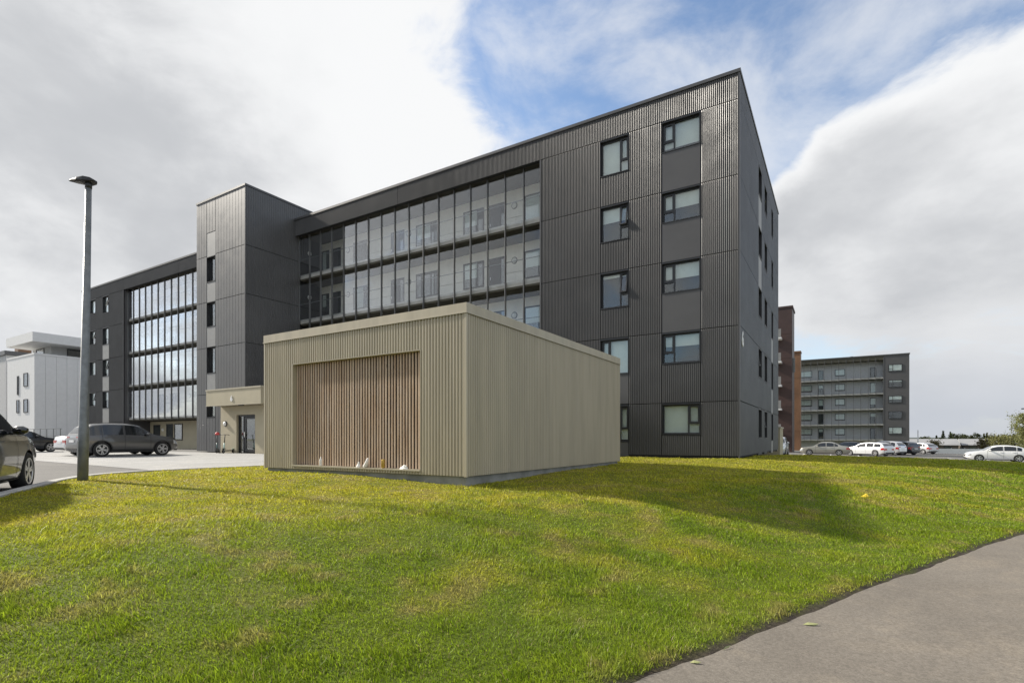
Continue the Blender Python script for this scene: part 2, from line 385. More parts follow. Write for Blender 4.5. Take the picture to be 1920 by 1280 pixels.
# far ground to the horizon
xs = np.concatenate([np.linspace(-6000, -300, 12), np.linspace(-250, 300, 23), np.linspace(400, 6000, 12)])
ys = np.concatenate([np.linspace(-3000, -100, 6), np.linspace(-60, 260, 21), np.linspace(330, 8000, 14)])
me, _, _ = gridmesh('ground', xs, ys, lambda x, y: -1.55 - 0.75*smoothstep(95, 135, y) - 0.9*smoothstep(140, 330, y)*smoothstep(-80, 0, x))
me.materials.append(MT['field']); tag(obj('ground', me), kind='structure')
# lawn
xs = np.unique(np.round(np.concatenate([np.arange(-15.6, 13, 0.14), np.arange(13, 60, 0.8)]), 3))
ys = np.unique(np.round(np.concatenate([np.arange(-6, -1, 0.5), np.arange(-1, 20, 0.14), np.arange(20, 40, 0.3), np.arange(40, 60.6, 0.5)]), 3))
def lz(x, y):
    d = sdist(PATHD, x, y); z = lawnz(x, y, d)
    k = sdist(KERBD, x, y); ins = inside(LOTD, x, y)
    z = np.where(ins & (np.abs(k) > 0.03), np.minimum(z, -0.5), z)
    flat = smoothstep(1.2, 0.1, np.abs(k)) * (~ins) * smoothstep(-8, -9.5, x)
    z = z*(1-flat) + (-0.005)*flat
    return z
me, lx, ly = gridmesh('lawn', xs, ys, lz)
ld = sdist(PATHD, lx, ly); lc = lawncol(lx, ly, ld)*0.50
soil = (smoothstep(0.13, 0.04, edged(lx, ly, ld))).reshape(-1, 1)
lc = lc*(1-soil) + np.array((0.055, 0.042, 0.032))[None, :]*soil
color_attr(me, lc); me.materials.append(MT['lawn']); tag(obj('lawn', me), kind='structure')
# footpath: a strip right of PATHD
def strip(name, P, offs, zs, mat, jitter=None):
    n = len(P); T = np.gradient(P, axis=0); T /= np.linalg.norm(T, axis=1)[:, None]; N = np.stack([T[:, 1], -T[:, 0]], 1)
    v = []; f = []; m = len(offs)
    for i in range(n):
        for k, o in enumerate(offs):
            oo = o + (jitter(i, k) if jitter else 0); q = P[i]+N[i]*oo; v.append((q[0], q[1], zs(q[0], q[1], k)))
    for i in range(n-1):
        for k in range(m-1): f.append((i*m+k, i*m+k+1, (i+1)*m+k+1, (i+1)*m+k))
    b = MB(); b.v = v; b.f = f; return b.build(name, mat, None, True)
P2 = densify(PATH, 120)
tag(strip('footpath', P2, [-0.2, 0.1, 0.5, 1.2, 2.2, 3.2, 3.25], lambda x, y, k: float(pathz(np.array(x), np.array(y))) + (0, 0, 0, 0, 0, 0, -0.6)[k], 'path'), kind='structure')
# car park, pale paving, markings
b = MB(); b.v = [(p[0], p[1], -0.085) for p in LOTD]; b.f = [tuple(range(len(LOTD)))]
tag(b.build('car_park', 'asphalt'), kind='structure')
b = MB(); b.v = [(-58, 8.6, -0.077), (-26.5, 8.1, -0.077), (-14.37, 7.25, -0.077), (-14.37, 18.75, -0.077), (-58, 18.75, -0.077)]; b.f = [(0, 1, 2, 3, 4)]
tag(b.build('paving', 'paving'), kind='structure')
for i, (x0, x1, y0, y1) in enumerate([(-19.6, -19.5, 9.4, 14.2), (-22.2, -22.1, 9.4, 14.2), (-24.8, -24.7, 9.4, 14.2), (-27.4, -27.3, 9.6, 14.6), (-29.95, -29.85, 9.6, 14.6), (-32.5, -32.4, 9.6, 15), (-35.1, -35.0, 9.6, 15)]):
    m = MB(); m.quad((x0, y0, -0.072), (x1, y0, -0.072), (x1, y1, -0.072), (x0, y1, -0.072)); tag(m.build('bay_marking', 'white'), kind='structure')
# kerb stones along the lawn
kerb = tag(bpy.data.objects.new('kerb', None), kind='structure'); COL.objects.link(kerb)
KD = densify(KERB, 30); seg = np.linalg.norm(np.diff(KD, axis=0), axis=1); cum = np.concatenate([[0], np.cumsum(seg)])
s0 = 0
while s0 < 17.5:
    ss = np.linspace(s0+0.005, s0+0.985, 4); px_ = np.interp(ss, cum, KD[:, 0]); py_ = np.interp(ss, cum, KD[:, 1])
    P = np.stack([px_, py_], 1); T = np.gradient(P, axis=0); T /= np.linalg.norm(T, axis=1)[:, None]; N = np.stack([T[:, 1], -T[:, 0]], 1)
    m = MB()
    prof = [(-0.085, -0.3), (-0.085, 0.0), (-0.07, 0.03), (0.065, 0.03), (0.085, 0.02), (0.085, -0.3)]
    for i in range(4):
        for o, z in prof: q = P[i]+N[i]*o; m.v.append((q[0], q[1], z))
    for i in range(3):
        for k in range(5): m.f.append((i*6+k, (i+1)*6+k, (i+1)*6+k+1, i*6+k+1))
    m.f.append((0, 1, 2, 3, 4, 5)); m.f.append((23, 22, 21, 20, 19, 18))
    m.build('kerb_stone', 'concrete', kerb); s0 += 1.0
# street beyond the lawn on the right
def streetz(x, y=0): return -1.03 - 0.020*x if x < 40 else -1.83
m = MB()
xx = [-40, -20, 0, 15, 40, 200]
for i in range(5):
    a, c = xx[i], xx[i+1]; m.quad((a, 60.9, streetz(a)), (c, 60.9, streetz(c)), (c, 96, streetz(c)), (a, 96, streetz(a)))
tag(m.build('street', 'asphalt'), kind='structure')
sk = tag(bpy.data.objects.new('street_kerb', None), kind='structure'); COL.objects.link(sk)
for i in range(12):
    x = -4+i*2.0; z = streetz(x+1); m = MB(); m.box(x+0.01, x+1.99, 60.62, 60.9, z-0.3, z+0.12); m.build('kerb_stone', 'concrete', sk)
for i in range(14):
    x = -6+i*2.6; z = streetz(x)+0.006
    if 5 < x < 9: continue
    m = MB(); m.quad((x, 66.2, z), (x+0.1, 66.2, z), (x+0.1, 71, z), (x, 71, z)); tag(m.build('bay_marking', 'white'), kind='structure')

# ------------------------------------------------------------------ main building
BX0, BX1, BY, BYB = -62.9, -3.27, 22.27, 37.8
SEAM = [2.28, 5.22, 8.16, 11.10, 14.04]; ROOF = 15.2
front = lambda y=BY: (0, y, 1, 0, 0, -1)       # facade frame: u = world X, outward -Y
endf = lambda x=BX1: (x, 0, 0, 1, 1, 0)        # u = world Y, outward +X
def ribbed(parent, F, u0, u1, z0, z1, pitch=0.077, dep=0.033, mat='clad', name='cladding_panel', g=0.012, prof_=(0.14, 0.70, 0.82, 0.98)):
    ox, oy, ux, uy, nx, ny = F; u0 += g; u1 -= g; z0 += g*1.4; z1 -= g*1.4
    n = max(1, round((u1-u0)/pitch)); p = (u1-u0)/n; a1, a2, a3, a4 = prof_
    prof = [(u0, -dep)]
    for i in range(n):
        a = u0+i*p; prof += [(a+a1*p, -dep), (a+a2*p, 0), (a+a3*p, 0), (a+a4*p, -dep)]
    m = MB()
    for u, d in prof:
        m.v += [(ox+ux*u+nx*d, oy+uy*u+ny*d, z0), (ox+ux*u+nx*d, oy+uy*u+ny*d, z1)]
    for i in range(len(prof)-1): m.f.append((2*i, 2*i+2, 2*i+3, 2*i+1))
    return m.build(name, mat, parent)
GROOVE = (0.04, 0.06, 0.98, 1.0)
def flat(parent, F, u0, u1, z0, z1, mat='cladflat', d0=-0.05, d1=-0.01, name='spandrel_panel', g=0.008):
    return MB().fbox(F, u0+g, u1-g, d0, d1, z0+g, z1-g).build(name, mat, parent)
def window(parent, F, u0, u1, z0, z1, small='left', blind=1.0, openang=0, rec=0.13, sill=True, glassm='glass', simple=False, blindcol='blind'):
    """recessed window: frame (with reveals) > panes, sash, blind.  u0<u1 as seen by +u"""
    fr = MB(); t = 0.055; b0 = -rec-0.07; b1 = -rec
    # reveals
    for a, c, e, f in ((u0, u0+0.02, z0, z1), (u1-0.02, u1, z0, z1)): fr.fbox(F, a, c, -0.40, 0.004, e, f)
    fr.fbox(F, u0+0.02, u1-0.02, -0.40, 0.004, z1-0.02, z1); fr.fbox(F, u0+0.02, u1-0.02, -0.40, 0.012, z0, z0+0.03)
    a0, a1, c0, c1 = u0+0.02, u1-0.02, z0+0.03, z1-0.02
    fr.fbox(F, a0, a0+t, b0, b1, c0, c1); fr.fbox(F, a1-t, a1, b0, b1, c0, c1)
    fr.fbox(F, a0+t, a1-t, b0, b1, c0, c0+t); fr.fbox(F, a0+t, a1-t, b0, b1, c1-t, c1)
    w = a1-a0; h = c1-c0; sub = []
    if small and not simple:
        sw = 0.31*w; mu = a0+sw if small == 'left' else a1-sw; tz = c0+0.36*h
        fr.fbox(F, mu-t/2, mu+t/2, b0, b1, c0+t, c1-t)
        s0, s1 = (a0+t, mu-t/2) if small == 'left' else (mu+t/2, a1-t)
        l0, l1 = (mu+t/2, a1-t) if small == 'left' else (a0+t, mu-t/2)
        fr.fbox(F, s0, s1, b0, b1, tz-t/2, tz+t/2)
    o = fr.build('window', 'frame', parent)
    pz = -rec-0.035
    if small and not simple:
        MB().fbox(F, l0, l1, pz-0.012, pz, c0+t, c1-t).build('pane', glassm, o)
        MB().fbox(F, s0, s1, pz-0.012, pz, c0+t, tz-t/2).build('pane', glassm, o)
        # top-hung sash
        zb, zt = tz+t/2, c1-t; sm = MB(); k = 0.05
        sm.fbox(F, s0, s0+k, -rec-0.05, -rec+0.01, zb, zt); sm.fbox(F, s1-k, s1, -rec-0.05, -rec+0.01, zb, zt)
        sm.fbox(F, s0+k, s1-k, -rec-0.05, -rec+0.01, zb, zb+k); sm.fbox(F, s0+k, s1-k, -rec-0.05, -rec+0.01, zt-k, zt)
        gm = MB().fbox(F, s0+k, s1-k, pz-0.012, pz, zb+k, zt-k)
        if openang:
            ox, oy, ux, uy, nx, ny = F; sn, cs = math.sin(R(openang)), math.cos(R(openang))
            for mm in (sm, gm):
                nv = []
                for (x, y, z) in mm.v:
                    d = (x-ox)*nx+(y-oy)*ny; u = (x-ox)*ux+(y-oy)*uy; dd = d+rec; hz = zt-z
                    d2 = -rec+dd*cs+hz*sn; z2 = zt-hz*cs+dd*sn
                    nv.append((ox+ux*u+nx*d2, oy+uy*u+ny*d2, z2))
                mm.v = nv
        sm.build('sash', 'frame', o); gm.build('pane', glassm, o)
    else:
        MB().fbox(F, a0+t, a1-t, pz-0.012, pz, c0+t, c1-t).build('pane', glassm, o)
    if blind > 0:
        zt = c1-0.02; zb = zt-blind*(h-0.06)
        MB().fbox(F, a0+0.03, a1-0.03, -rec-0.13, -rec-0.12, zb, zt).build('blind', blindcol, o)
    return o
apt = thing('apartment_building', 'long five storey charcoal clad apartment block with glazed galleries, behind the khaki shed', 'building', (-33, BY, 0))
# cores behind the cladding
MB().box(-11.95, BX1-0.42, BY+0.42, BYB-0.3, 0.0, 15.0).build('core_wall', 'inner', apt)
MB().box(-54.6, -11.96, 24.75, BYB-0.3, 0.0, 14.9).build('core_wall', 'inner', apt)
MB().box(BX0+0.3, -54.61, BY+0.42, BYB-0.3, 0.0, 15.0).build('core_wall', 'inner', apt)
MB().box(-35.5, -30.75, 19.2, 24.74, 0.0, 16.0).build('core_wall', 'inner', apt)
# backing sheets (dark joints) just behind the cladding, with window holes made of strips
def backing(F, u0, u1, holes, z0, z1):
    """vertical strips; holes = list of (u0,u1)"""
    cur = u0; m = MB()
    for a, c in sorted(holes)+[(u1, u1)]:
        if a-cur > 0.02: m.fbox(F, cur, a, -0.10, -0.055, z0, z1)
        cur = c
    m.build('backing_sheet', 'gap', apt)
rows = [(0.0, SEAM[0])]+[(SEAM[i], SEAM[i+1]) for i in range(4)]
# ---- right wing front
F = front()
cols = [(-12.06, -9.06), (-7.75, -6.32), (-4.75, BX1-0.06)]
backing(F, -12.06, BX1-0.06, [(-9.06, -7.75), (-6.32, -4.75)], 0.05, 14.04)
for r, (z0, z1) in enumerate(rows):
    for (a, c) in cols: ribbed(apt, F, a, c, z0+(0.10 if r == 0 else 0), z1)
    wt = z1-0.05
    bl2 = [0.98, 0.99, 0.10, 0.42, 0.93][r]; bl1 = [1.0, 0.42, 0.52, 0.52, 0.86][r]
    # narrow window column
    h2 = 1.57
    window(apt, F, -9.06, -7.75, wt-h2, wt, 'left' if r == 1 else 'right', bl2, 13 if r in (2, 3) else 0)
    if r in (0, 1): flat(apt, F, -9.06, -7.75, z0+0.03, wt-h2)
    else: ribbed(apt, F, -9.06, -7.75, z0, wt-h2)
    # wide window column
    h1 = 1.27
    window(apt, F, -6.32, -4.75, wt-h1, wt, 'right' if r == 0 else 'left', bl1, 0)
    if r >= 2: flat(apt, F, -6.32, -4.75, z0, wt-h1)
    else: ribbed(apt, F, -6.32, -4.75, z0+(0.10 if r == 0 else 0), wt-h1)
    for a, c in ((-9.06, -7.75), (-6.32, -4.75)): MB().fbox(F, a, c, -0.10, -0.055, z0, wt-(h2 if a < -9 else h1)).build('backing_sheet', 'gap', apt)
    for a, c in ((-9.06, -7.75), (-6.32, -4.75)): MB().fbox(F, a, c, -0.10, -0.02, wt+0.003, z1).build('lintel_flashing', 'frame', apt)
# plinth flashing
MB().fbox(F, -12.06, BX1-0.06, -0.12, -0.045, -0.15, 0.10).build('plinth', 'gap', apt)
# top band over the whole front
for a, c in ((-30.38, -21.3), (-21.3, -12.06), (-12.06, BX1-0.06)):
    ribbed(apt, F, a, c, SEAM[4], ROOF-0.13)
MB().fbox(F, -30.38, BX1-0.06, -0.30, -0.05, 14.08, ROOF-0.13).build('backing_sheet', 'gap', apt)
MB().fbox(F, -30.38, BX1+0.03, -0.5, 0.03, ROOF-0.13, ROOF).build('roof_coping', 'coping', apt)
MB().fbox(F, -12.12, -12.06, -0.45, 0.004, 2.3, 14.04).build('corner_trim', 'coping', apt)
MB().box(BX1-0.06, BX1+0.004, BY-0.004, BY+0.06, 0.02, ROOF-0.13).build('corner_trim', 'coping', apt)
# ---- right end facade
E = endf()
ecol = [(22.33, 27.98), (29.2, 30.4), (31.56, 33.7), (34.6, BYB)]
backing(E, 22.33, BYB, [(27.98, 29.2), (30.4, 31.56), (33.7, 34.6)], 0.05, 14.04)
for r, (z0, z1) in enumerate(rows):
    for (a, c) in ecol: ribbed(apt, E, a, c, z0+(0.10 if r == 0 else 0), z1, dep=0.020)
    wt = z1-0.05
    for k, (a, c) in enumerate(((27.98, 29.2), (30.4, 31.56), (33.7, 34.6))):
        h = 1.55 if k == 2 else 1.4
        window(apt, E, a, c, wt-h, wt, 'left', 0.3*((r+k) % 3), 12 if (r+k) % 4 == 1 else 0)
        light = (k == 0 and r in (3, 4)) or (k == 2 and r in (0, 1, 2))
        if light: flat(apt, E, a, c, z0, wt-h, 'lightpanel')
        else: ribbed(apt, E, a, c, z0, wt-h, dep=0.020)
        MB().fbox(E, a, c, -0.10, -0.055, z0, wt-h).build('backing_sheet', 'gap', apt)
        MB().fbox(E, a, c, -0.10, -0.02, wt+0.003, z1).build('lintel_flashing', 'frame', apt)
ribbed(apt, E, 22.33, BYB, SEAM[4], ROOF-0.13, dep=0.020)
MB().fbox(E, 22.33, BYB, -0.3, -0.045, 14.08, ROOF-0.13).build('backing_sheet', 'gap', apt)
MB().fbox(E, 22.78, BYB, -0.5, 0.03, ROOF-0.13, ROOF).build('roof_coping', 'coping', apt)
MB().box(BX0+0.3, BX1-0.6, BY+0.55, BYB-0.2, 14.95, 15.05).build('roof', 'coping', apt)
def number6(F, uc, z0, h, parent, d=0.02):
    cu = bpy.data.curves.new('num', 'FONT'); cu.body = '6'; cu.size = 1.0; cu.extrude = 0.02; cu.offset = 0.025
    t = bpy.data.objects.new('num', cu); me = bpy.data.meshes.new_from_object(t); bpy.data.objects.remove(t)
    v = np.array([list(x.co) for x in me.vertices]); mn, mx = v.min(0), v.max(0); s = h/(mx[1]-mn[1])
    ox, oy, ux, uy, nx, ny = F
    for x in me.vertices:
        u = uc+(x.co.x-(mn[0]+mx[0])/2)*s; dd = d+x.co.z*0.6; z = z0+(x.co.y-mn[1])*s
        x.co = (ox+ux*u+nx*dd, oy+uy*u+ny*dd, z)
    me.materials.clear(); me.materials.append(MT['white']); me.name = 'house_number'
    return obj('house_number', me, parent)
number6(E, 22.86, 4.46, 0.62, apt)
# ---- left wing
lc1, lc2 = (-61.25, -59.85), (-58.45, -57.15)
lcols = [(BX0, lc1[0]), (lc1[1], lc2[0]), (lc2[1], -54.3)]
backing(F, BX0, -54.3, [lc1, lc2], 0.05, 14.04)
for r, (z0, z1) in enumerate(rows):
    for (a, c) in lcols: ribbed(apt, F, a, c, z0+(0.10 if r == 0 else 0), z1)
    wt = z1-0.05
    for k, (a, c) in enumerate((lc1, lc2)):
        h = 1.3 if k == 0 else 1.57
        window(apt, F, a, c, wt-h, wt, 'right', [0.6, 0.9, 1.0, 0.5, 0.8][(r+2*k) % 5], 14 if (r+k) % 2 else 0)
        if k == 1 and r in (1, 2, 3): flat(apt, F, a, c, z0, wt-h, 'lightpanel')
        else: ribbed(apt, F, a, c, z0, wt-h)
        MB().fbox(F, a, c, -0.10, -0.055, z0, wt-h).build('backing_sheet', 'gap', apt)
        MB().fbox(F, a, c, -0.10, -0.02, wt+0.003, z1).build('lintel_flashing', 'frame', apt)
for a, c in ((BX0, -54.3), (-54.3, -45.0), (-45.0, -35.85)): ribbed(apt, F, a, c, SEAM[4], ROOF-0.13)
MB().fbox(F, BX0, -35.85, -0.30, -0.05, 14.08, ROOF-0.13).build('backing_sheet', 'gap', apt)
MB().fbox(F, BX0-0.03, -35.85, -0.5, 0.03, ROOF-0.13, ROOF).build('roof_coping', 'coping', apt)
MB().box(-54.36, -54.3, BY+0.004, 24.74, 0.0, 14.04).build('jamb', 'cladflat', apt)
MB().box(BX0, BX0+0.3, BY+0.06, BYB, 0, ROOF-0.13).build('end_wall', 'clad', apt)
MB().box(BX0+0.3, BX1-0.05, BYB-0.29, BYB, 0, ROOF-0.13).build('back_wall', 'clad', apt)
# ---- galleries
GY = 22.62
GF = front(GY); WF = front(24.4)
def gallery(x0, x1, n, doors, wins, lamps, lowfloor):
    p = (x1-x0)/n
    for i in range(n+1):
        x = x0+i*p; MB().box(x-0.02, x+0.02, GY-0.07, GY+0.04, 2.42, 14.2).build('mullion', 'fin', apt)
    for k in range(4):
        zf = 2.62+2.94*k
        for i in range(n): MB().box(x0+i*p+0.026, x0+(i+1)*p-0.026, GY-0.012, GY, zf, zf+2.40+(0.05 if k == 3 else 0)).build('glass_pane', 'galglass', apt)
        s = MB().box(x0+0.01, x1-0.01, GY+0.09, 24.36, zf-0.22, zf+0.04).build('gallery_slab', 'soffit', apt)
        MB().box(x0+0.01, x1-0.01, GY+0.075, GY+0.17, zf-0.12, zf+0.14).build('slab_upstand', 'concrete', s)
        # back wall panels
        np_ = 7; pw = (x1-x0)/np_
        for i in range(np_):
            for (a, c) in ((0.05, 1.22), (1.24, 2.71)):
                MB().fbox(WF, x0+i*pw+0.006, x0+(i+1)*pw-0.006, -0.30, 0.0, zf+a, zf+c-0.005).build('gallery_wall_panel', 'galwall', apt)
        for (a, c) in doors:
            d = MB().fbox(WF, a-0.06, c+0.06, -0.02, 0.02, zf+0.05, zf+2.2).build('gallery_door', 'frame', apt)
            MB().fbox(WF, a, c-0.3*(c-a), 0.021, 0.035, zf+0.1, zf+2.14).build('leaf', 'cladflat', d)
            MB().fbox(WF, c-0.24*(c-a), c, 0.021, 0.03, zf+0.1, zf+2.14).build('pane', 'glass', d)
            MB().fbox(WF, a+0.06, a+0.10, 0.036, 0.09, zf+1.0, zf+1.14).build('door_handle', 'chrome', d)
        for j, (a, c) in enumerate(wins):
            zb = zf+0.75; zt = zf+2.2
            w = MB(); t = 0.07
            w.fbox(WF, a, a+t, 0.001, 0.05, zb, zt); w.fbox(WF, c-t, c, 0.001, 0.05, zb, zt); w.fbox(WF, a+t, c-t, 0.001, 0.05, zb, zb+t); w.fbox(WF, a+t, c-t, 0.001, 0.05, zt-t, zt)
            mu = a+(c-a)*0.7; w.fbox(WF, mu-0.03, mu+0.03, 0.001, 0.05, zb+t, zt-t)
            g = w.build('gallery_window', 'frame', apt)
            MB().fbox(WF, a+t, c-t, 0.004, 0.008, zb+t, zt-t).build('dark_room_panel', 'inner', g)  # flat dark sheet painted as the unlit room behind the panes
            bl = ((j*37+k*53) % 10)/10
            if bl > 0.25: MB().fbox(WF, a+t+0.02, mu-0.03, 0.009, 0.013, zb+t+(0 if bl > 0.6 else 0.5), zt-t).build('blind', 'blind', g)
            MB().fbox(WF, a+t, mu-0.03, 0.026, 0.03, zb+t, zt-t).build('pane', 'glass', g); MB().fbox(WF, mu+0.03, c-t, 0.026, 0.03, zb+t, zt-t).build('pane', 'glass', g)
        for x in lamps:
            l = MB().lathe([(0.02, -0.10), (0.11, -0.085), (0.15, -0.03), (0.16, 0.0)], (x, 24.4, zf+1.85), 'y', 14).build('wall_lamp', 'lampglass', apt, True)
            MB().lathe([(0.175, -0.03), (0.185, -0.02), (0.185, 0.0)], (x, 24.4, zf+1.85), 'y', 14).build('lamp_ring', 'darkmetal', l)
    MB().box(x0+0.01, x1-0.01, BY+0.06, 24.36, 14.18, 14.32).build('gallery_ceiling', 'soffit', apt)
    # steel rails inside the glass
    for k in range(4):
        zf = 2.62+2.94*k
        MB().box(x0+0.01, x1-0.01, GY+0.06, GY+0.10, zf+1.14, zf+1.17).build('handrail', 'galv', apt)
gallery(-30.38, -12.12, 17, [(-16.4, -15.4), (-23.8, -22.8), (-29.3, -28.5)],
        [(-14.2, -12.7), (-18.2, -16.8), (-21.76, -20.1), (-27.2, -25.8), (-30.34, -29.6)], [-14.82, -22.36, -27.74], True)
gallery(-54.28, -35.88, 17, [(-52.6, -51.6), (-46.9, -45.9), (-41.3, -40.3)], [(-50.6, -49.0), (-45.3, -43.9), (-39.8, -38.2)], [-51.2, -47.4, -42.0], True)
# ground floor wall under the galleries
for (x0, x1) in ((-54.25, -35.9), (-30.35, -12.15)):
    MB().box(x0, x1, 24.42, 24.74, -0.2, 2.35).build('ground_floor_wall', 'wallbeige', apt)
GW = front(24.42)
for (a, c, z0, z1) in ((-53.57, -52.41, 0.3, 2.05), (-51.27, -50.17, 0.0, 2.1), (-49.9, -48.56, 0.65, 2.1)):
    d = MB(); t = 0.08
    d.fbox(GW, a, a+t, 0.001, 0.05, z0, z1); d.fbox(GW, c-t, c, 0.001, 0.05, z0, z1); d.fbox(GW, a+t, c-t, 0.001, 0.05, z0, z0+t); d.fbox(GW, a+t, c-t, 0.001, 0.05, z1-t, z1)
    d = d.build('ground_floor_window', 'frame', apt); MB().fbox(GW, a+t, c-t, 0.004, 0.008, z0+t, z1-t).build('dark_room_panel', 'inner', d); MB().fbox(GW, a+t, c-t, 0.02, 0.024, z0+t, z1-t).build('pane', 'glass', d)
MB().lathe([(0.02, -0.10), (0.10, -0.08), (0.14, -0.02), (0.15, 0.0)], (-51.93, 24.42, 1.6), 'y', 14).build('wall_lamp', 'lampglass', apt, True)
# lamps on the tower flank inside the gallery
for k in (2, 3):
    l = MB().lathe([(0.15, 0.0), (0.15, 0.04), (0.10, 0.10), (0.02, 0.12)], (-30.38, 23.4, 2.62+2.94*k+1.8), 'x', 14).build('wall_lamp', 'lampglass', apt, True)
# ---- stair tower
TX0, TX1, TY, TT = -35.8, -30.4, 18.86, 16.15
TF = front(TY); TE = endf(TX1)
ts = [0.0, 3.62, 6.60, 9.54, 12.48, TT-0.12]
strip0, strip1 = -34.6, -33.6
for i in range(5):
    for (a, c) in ((TX0, strip0), (strip1, TX1-0.05)):
        if i == 0 and a == strip1: c = -32.95
        ribbed(apt, TF, a, c, ts[i], ts[i+1], pitch=0.30, dep=0.010, prof_=GROOVE)
    ribbed(apt, TE, TY+0.05, 24.7 if i == 4 else BY+0.3, ts[i] if i else 3.62, ts[i+1], pitch=0.15, dep=0.012, prof_=(0.10, 0.16, 0.94, 1.0)) if i else None
m = MB(); m.fbox(TF, TX0, strip0, -0.3, -0.03, 0, TT-0.12); m.fbox(TF, strip1, TX1-0.05, -0.3, -0.03, 2.8, TT-0.12); m.build('backing_sheet', 'gap', apt)
MB().fbox(TE, TY+0.31, 24.7, -0.3, -0.03, 0, TT-0.12).build('backing_sheet', 'gap', apt)
MB().box(TX1-0.05, TX1+0.003, TY-0.003, TY+0.05, 2.8, TT-0.12).build('corner_trim', 'coping', apt)
MB().box(TX0-0.02, TX1+0.03, TY-0.03, 27.0, TT-0.12, TT).build('roof_coping', 'coping', apt)
MB().box(TX0, TX0+0.3, TY+0.3, 27.0, 0, TT-0.12).build('tower_side_wall', 'clad', apt)
MB().box(TX0+0.31, TX1-0.32, 24.76, 26.95, 14.9, TT-0.13).build('tower_back_wall', 'clad', apt)
MB().box(TX1-0.3, TX1-0.02, 24.7, 26.95, 15.0, TT-0.12).build('tower_side_wall', 'clad', apt)
for (z0, z1) in ((12.42, 13.95), (9.52, 10.78), (6.66, 7.92), (3.74, 4.95), (0.6, 2.14), (13.95, TT-0.12)):
    if z1 > 15: ribbed(apt, TF, strip0, strip1, z0, z1, pitch=0.30, dep=0.010, prof_=GROOVE)
    elif z0 < 1: ribbed(apt, TF, strip0, strip1, -0.05, 2.14, pitch=0.30, dep=0.010, prof_=GROOVE)
    else: flat(apt, TF, strip0, strip1, z0, z1, 'lightpanel')
    MB().fbox(TF, strip0, strip1, -0.3, -0.055, z0 if z0 > 1 else -0.05, z1).build('backing_sheet', 'gap', apt)
for (z0, z1) in ((10.79, 12.41), (7.93, 9.51), (4.96, 6.65), (2.15, 3.73)): window(apt, TF, strip0, strip1, z0, z1, 'right', 0, 0, rec=0.16)
# ---- entrance: khaki lobby front, door, canopy
LB = front(TY-0.03)
lob = MB().box(-32.95, -31.26, TY-0.03, TY+0.3, -0.1, 2.78); lob.box(-29.36, -26.3, TY-0.03, TY+0.3, -0.1, 2.78); lob.box(-31.26, -29.36, TY-0.03, TY+0.3, 2.24, 2.78)
lob = lob.build('lobby_wall', 'wallbeige', apt)
MB().box(-30.3, -26.3, TY+0.31, BY+0.2, 2.5, 2.78).build('lobby_roof', 'coping', apt); MB().box(-26.6, -26.3, TY+0.31, BY+0.2, -0.1, 2.49).build('lobby_side_wall', 'wallbeige', apt)
can = MB().box(-32.9, -27.4, TY-0.95, TY-0.035, 2.80, 3.68).build('entrance_canopy', 'wallbeige', apt)
MB().box(-32.93, -27.37, TY-0.98, TY-0.036, 3.68, 3.76).build('canopy_coping', 'beigetrim', can)
MB().box(-32.92, -27.38, TY-0.97, TY-0.9, 2.76, 2.80).build('drip_edge', 'beigetrim', can)
number6(front(TY-0.95), -30.2, 2.98, 0.33, can)
MB().lathe([(0.16, -0.06), (0.17, 0.0)], (-30.0, TY-0.5, 2.80), 'z', 16).build('canopy_lamp', 'darkmetal', can)
DF = front(TY+0.12)
d = MB(); d.fbox(DF, -31.25, -31.17, -0.1, 0.02, -0.06, 2.23); d.fbox(DF, -29.45, -29.37, -0.1, 0.02, -0.06, 2.23); d.fbox(DF, -31.17, -29.45, -0.1, 0.02, 2.14, 2.23); d.fbox(DF, -30.75, -30.66, -0.1, 0.02, -0.06, 2.14)
d = d.build('entrance_door', 'frame', apt)
m = MB(); m.fbox(DF, -30.62, -30.5, -0.05, 0.01, 0.0, 2.1); m.fbox(DF, -29.6, -29.48, -0.05, 0.01, 0.0, 2.1); m.fbox(DF, -30.5, -29.6, -0.05, 0.01, 0.0, 0.16); m.fbox(DF, -30.5, -29.6, -0.05, 0.01, 1.98, 2.1); m.build('door_leaf', 'frame', d)
MB().fbox(DF, -30.5, -29.6, -0.03, -0.02, 0.16, 1.98).build('pane', 'glass', d); MB().fbox(DF, -31.17, -30.75, -0.03, -0.02, -0.06, 2.14).build('pane', 'glass', d)
MB().fbox(DF, -30.6, -30.54, 0.011, 0.07, 0.9, 1.2).build('door_handle', 'chrome', d)
MB().box(-31.26, -29.36, TY+0.3, TY+0.5, -0.1, 2.3).build('lobby_interior', 'inner', d)  # shallow dark box, painted as the unlit lobby
l = MB().lathe([(0.02, -0.13), (0.10, -0.11), (0.145, -0.03), (0.15, 0.0)], (-32.4, TY-0.03, 1.72), 'y', 16).build('wall_lamp', 'lampglass', apt, True)
MB().lathe([(0.165, -0.05), (0.175, -0.03), (0.175, 0.0)], (-32.4, TY-0.03, 1.72), 'y', 16).build('lamp_ring', 'darkmetal', l)

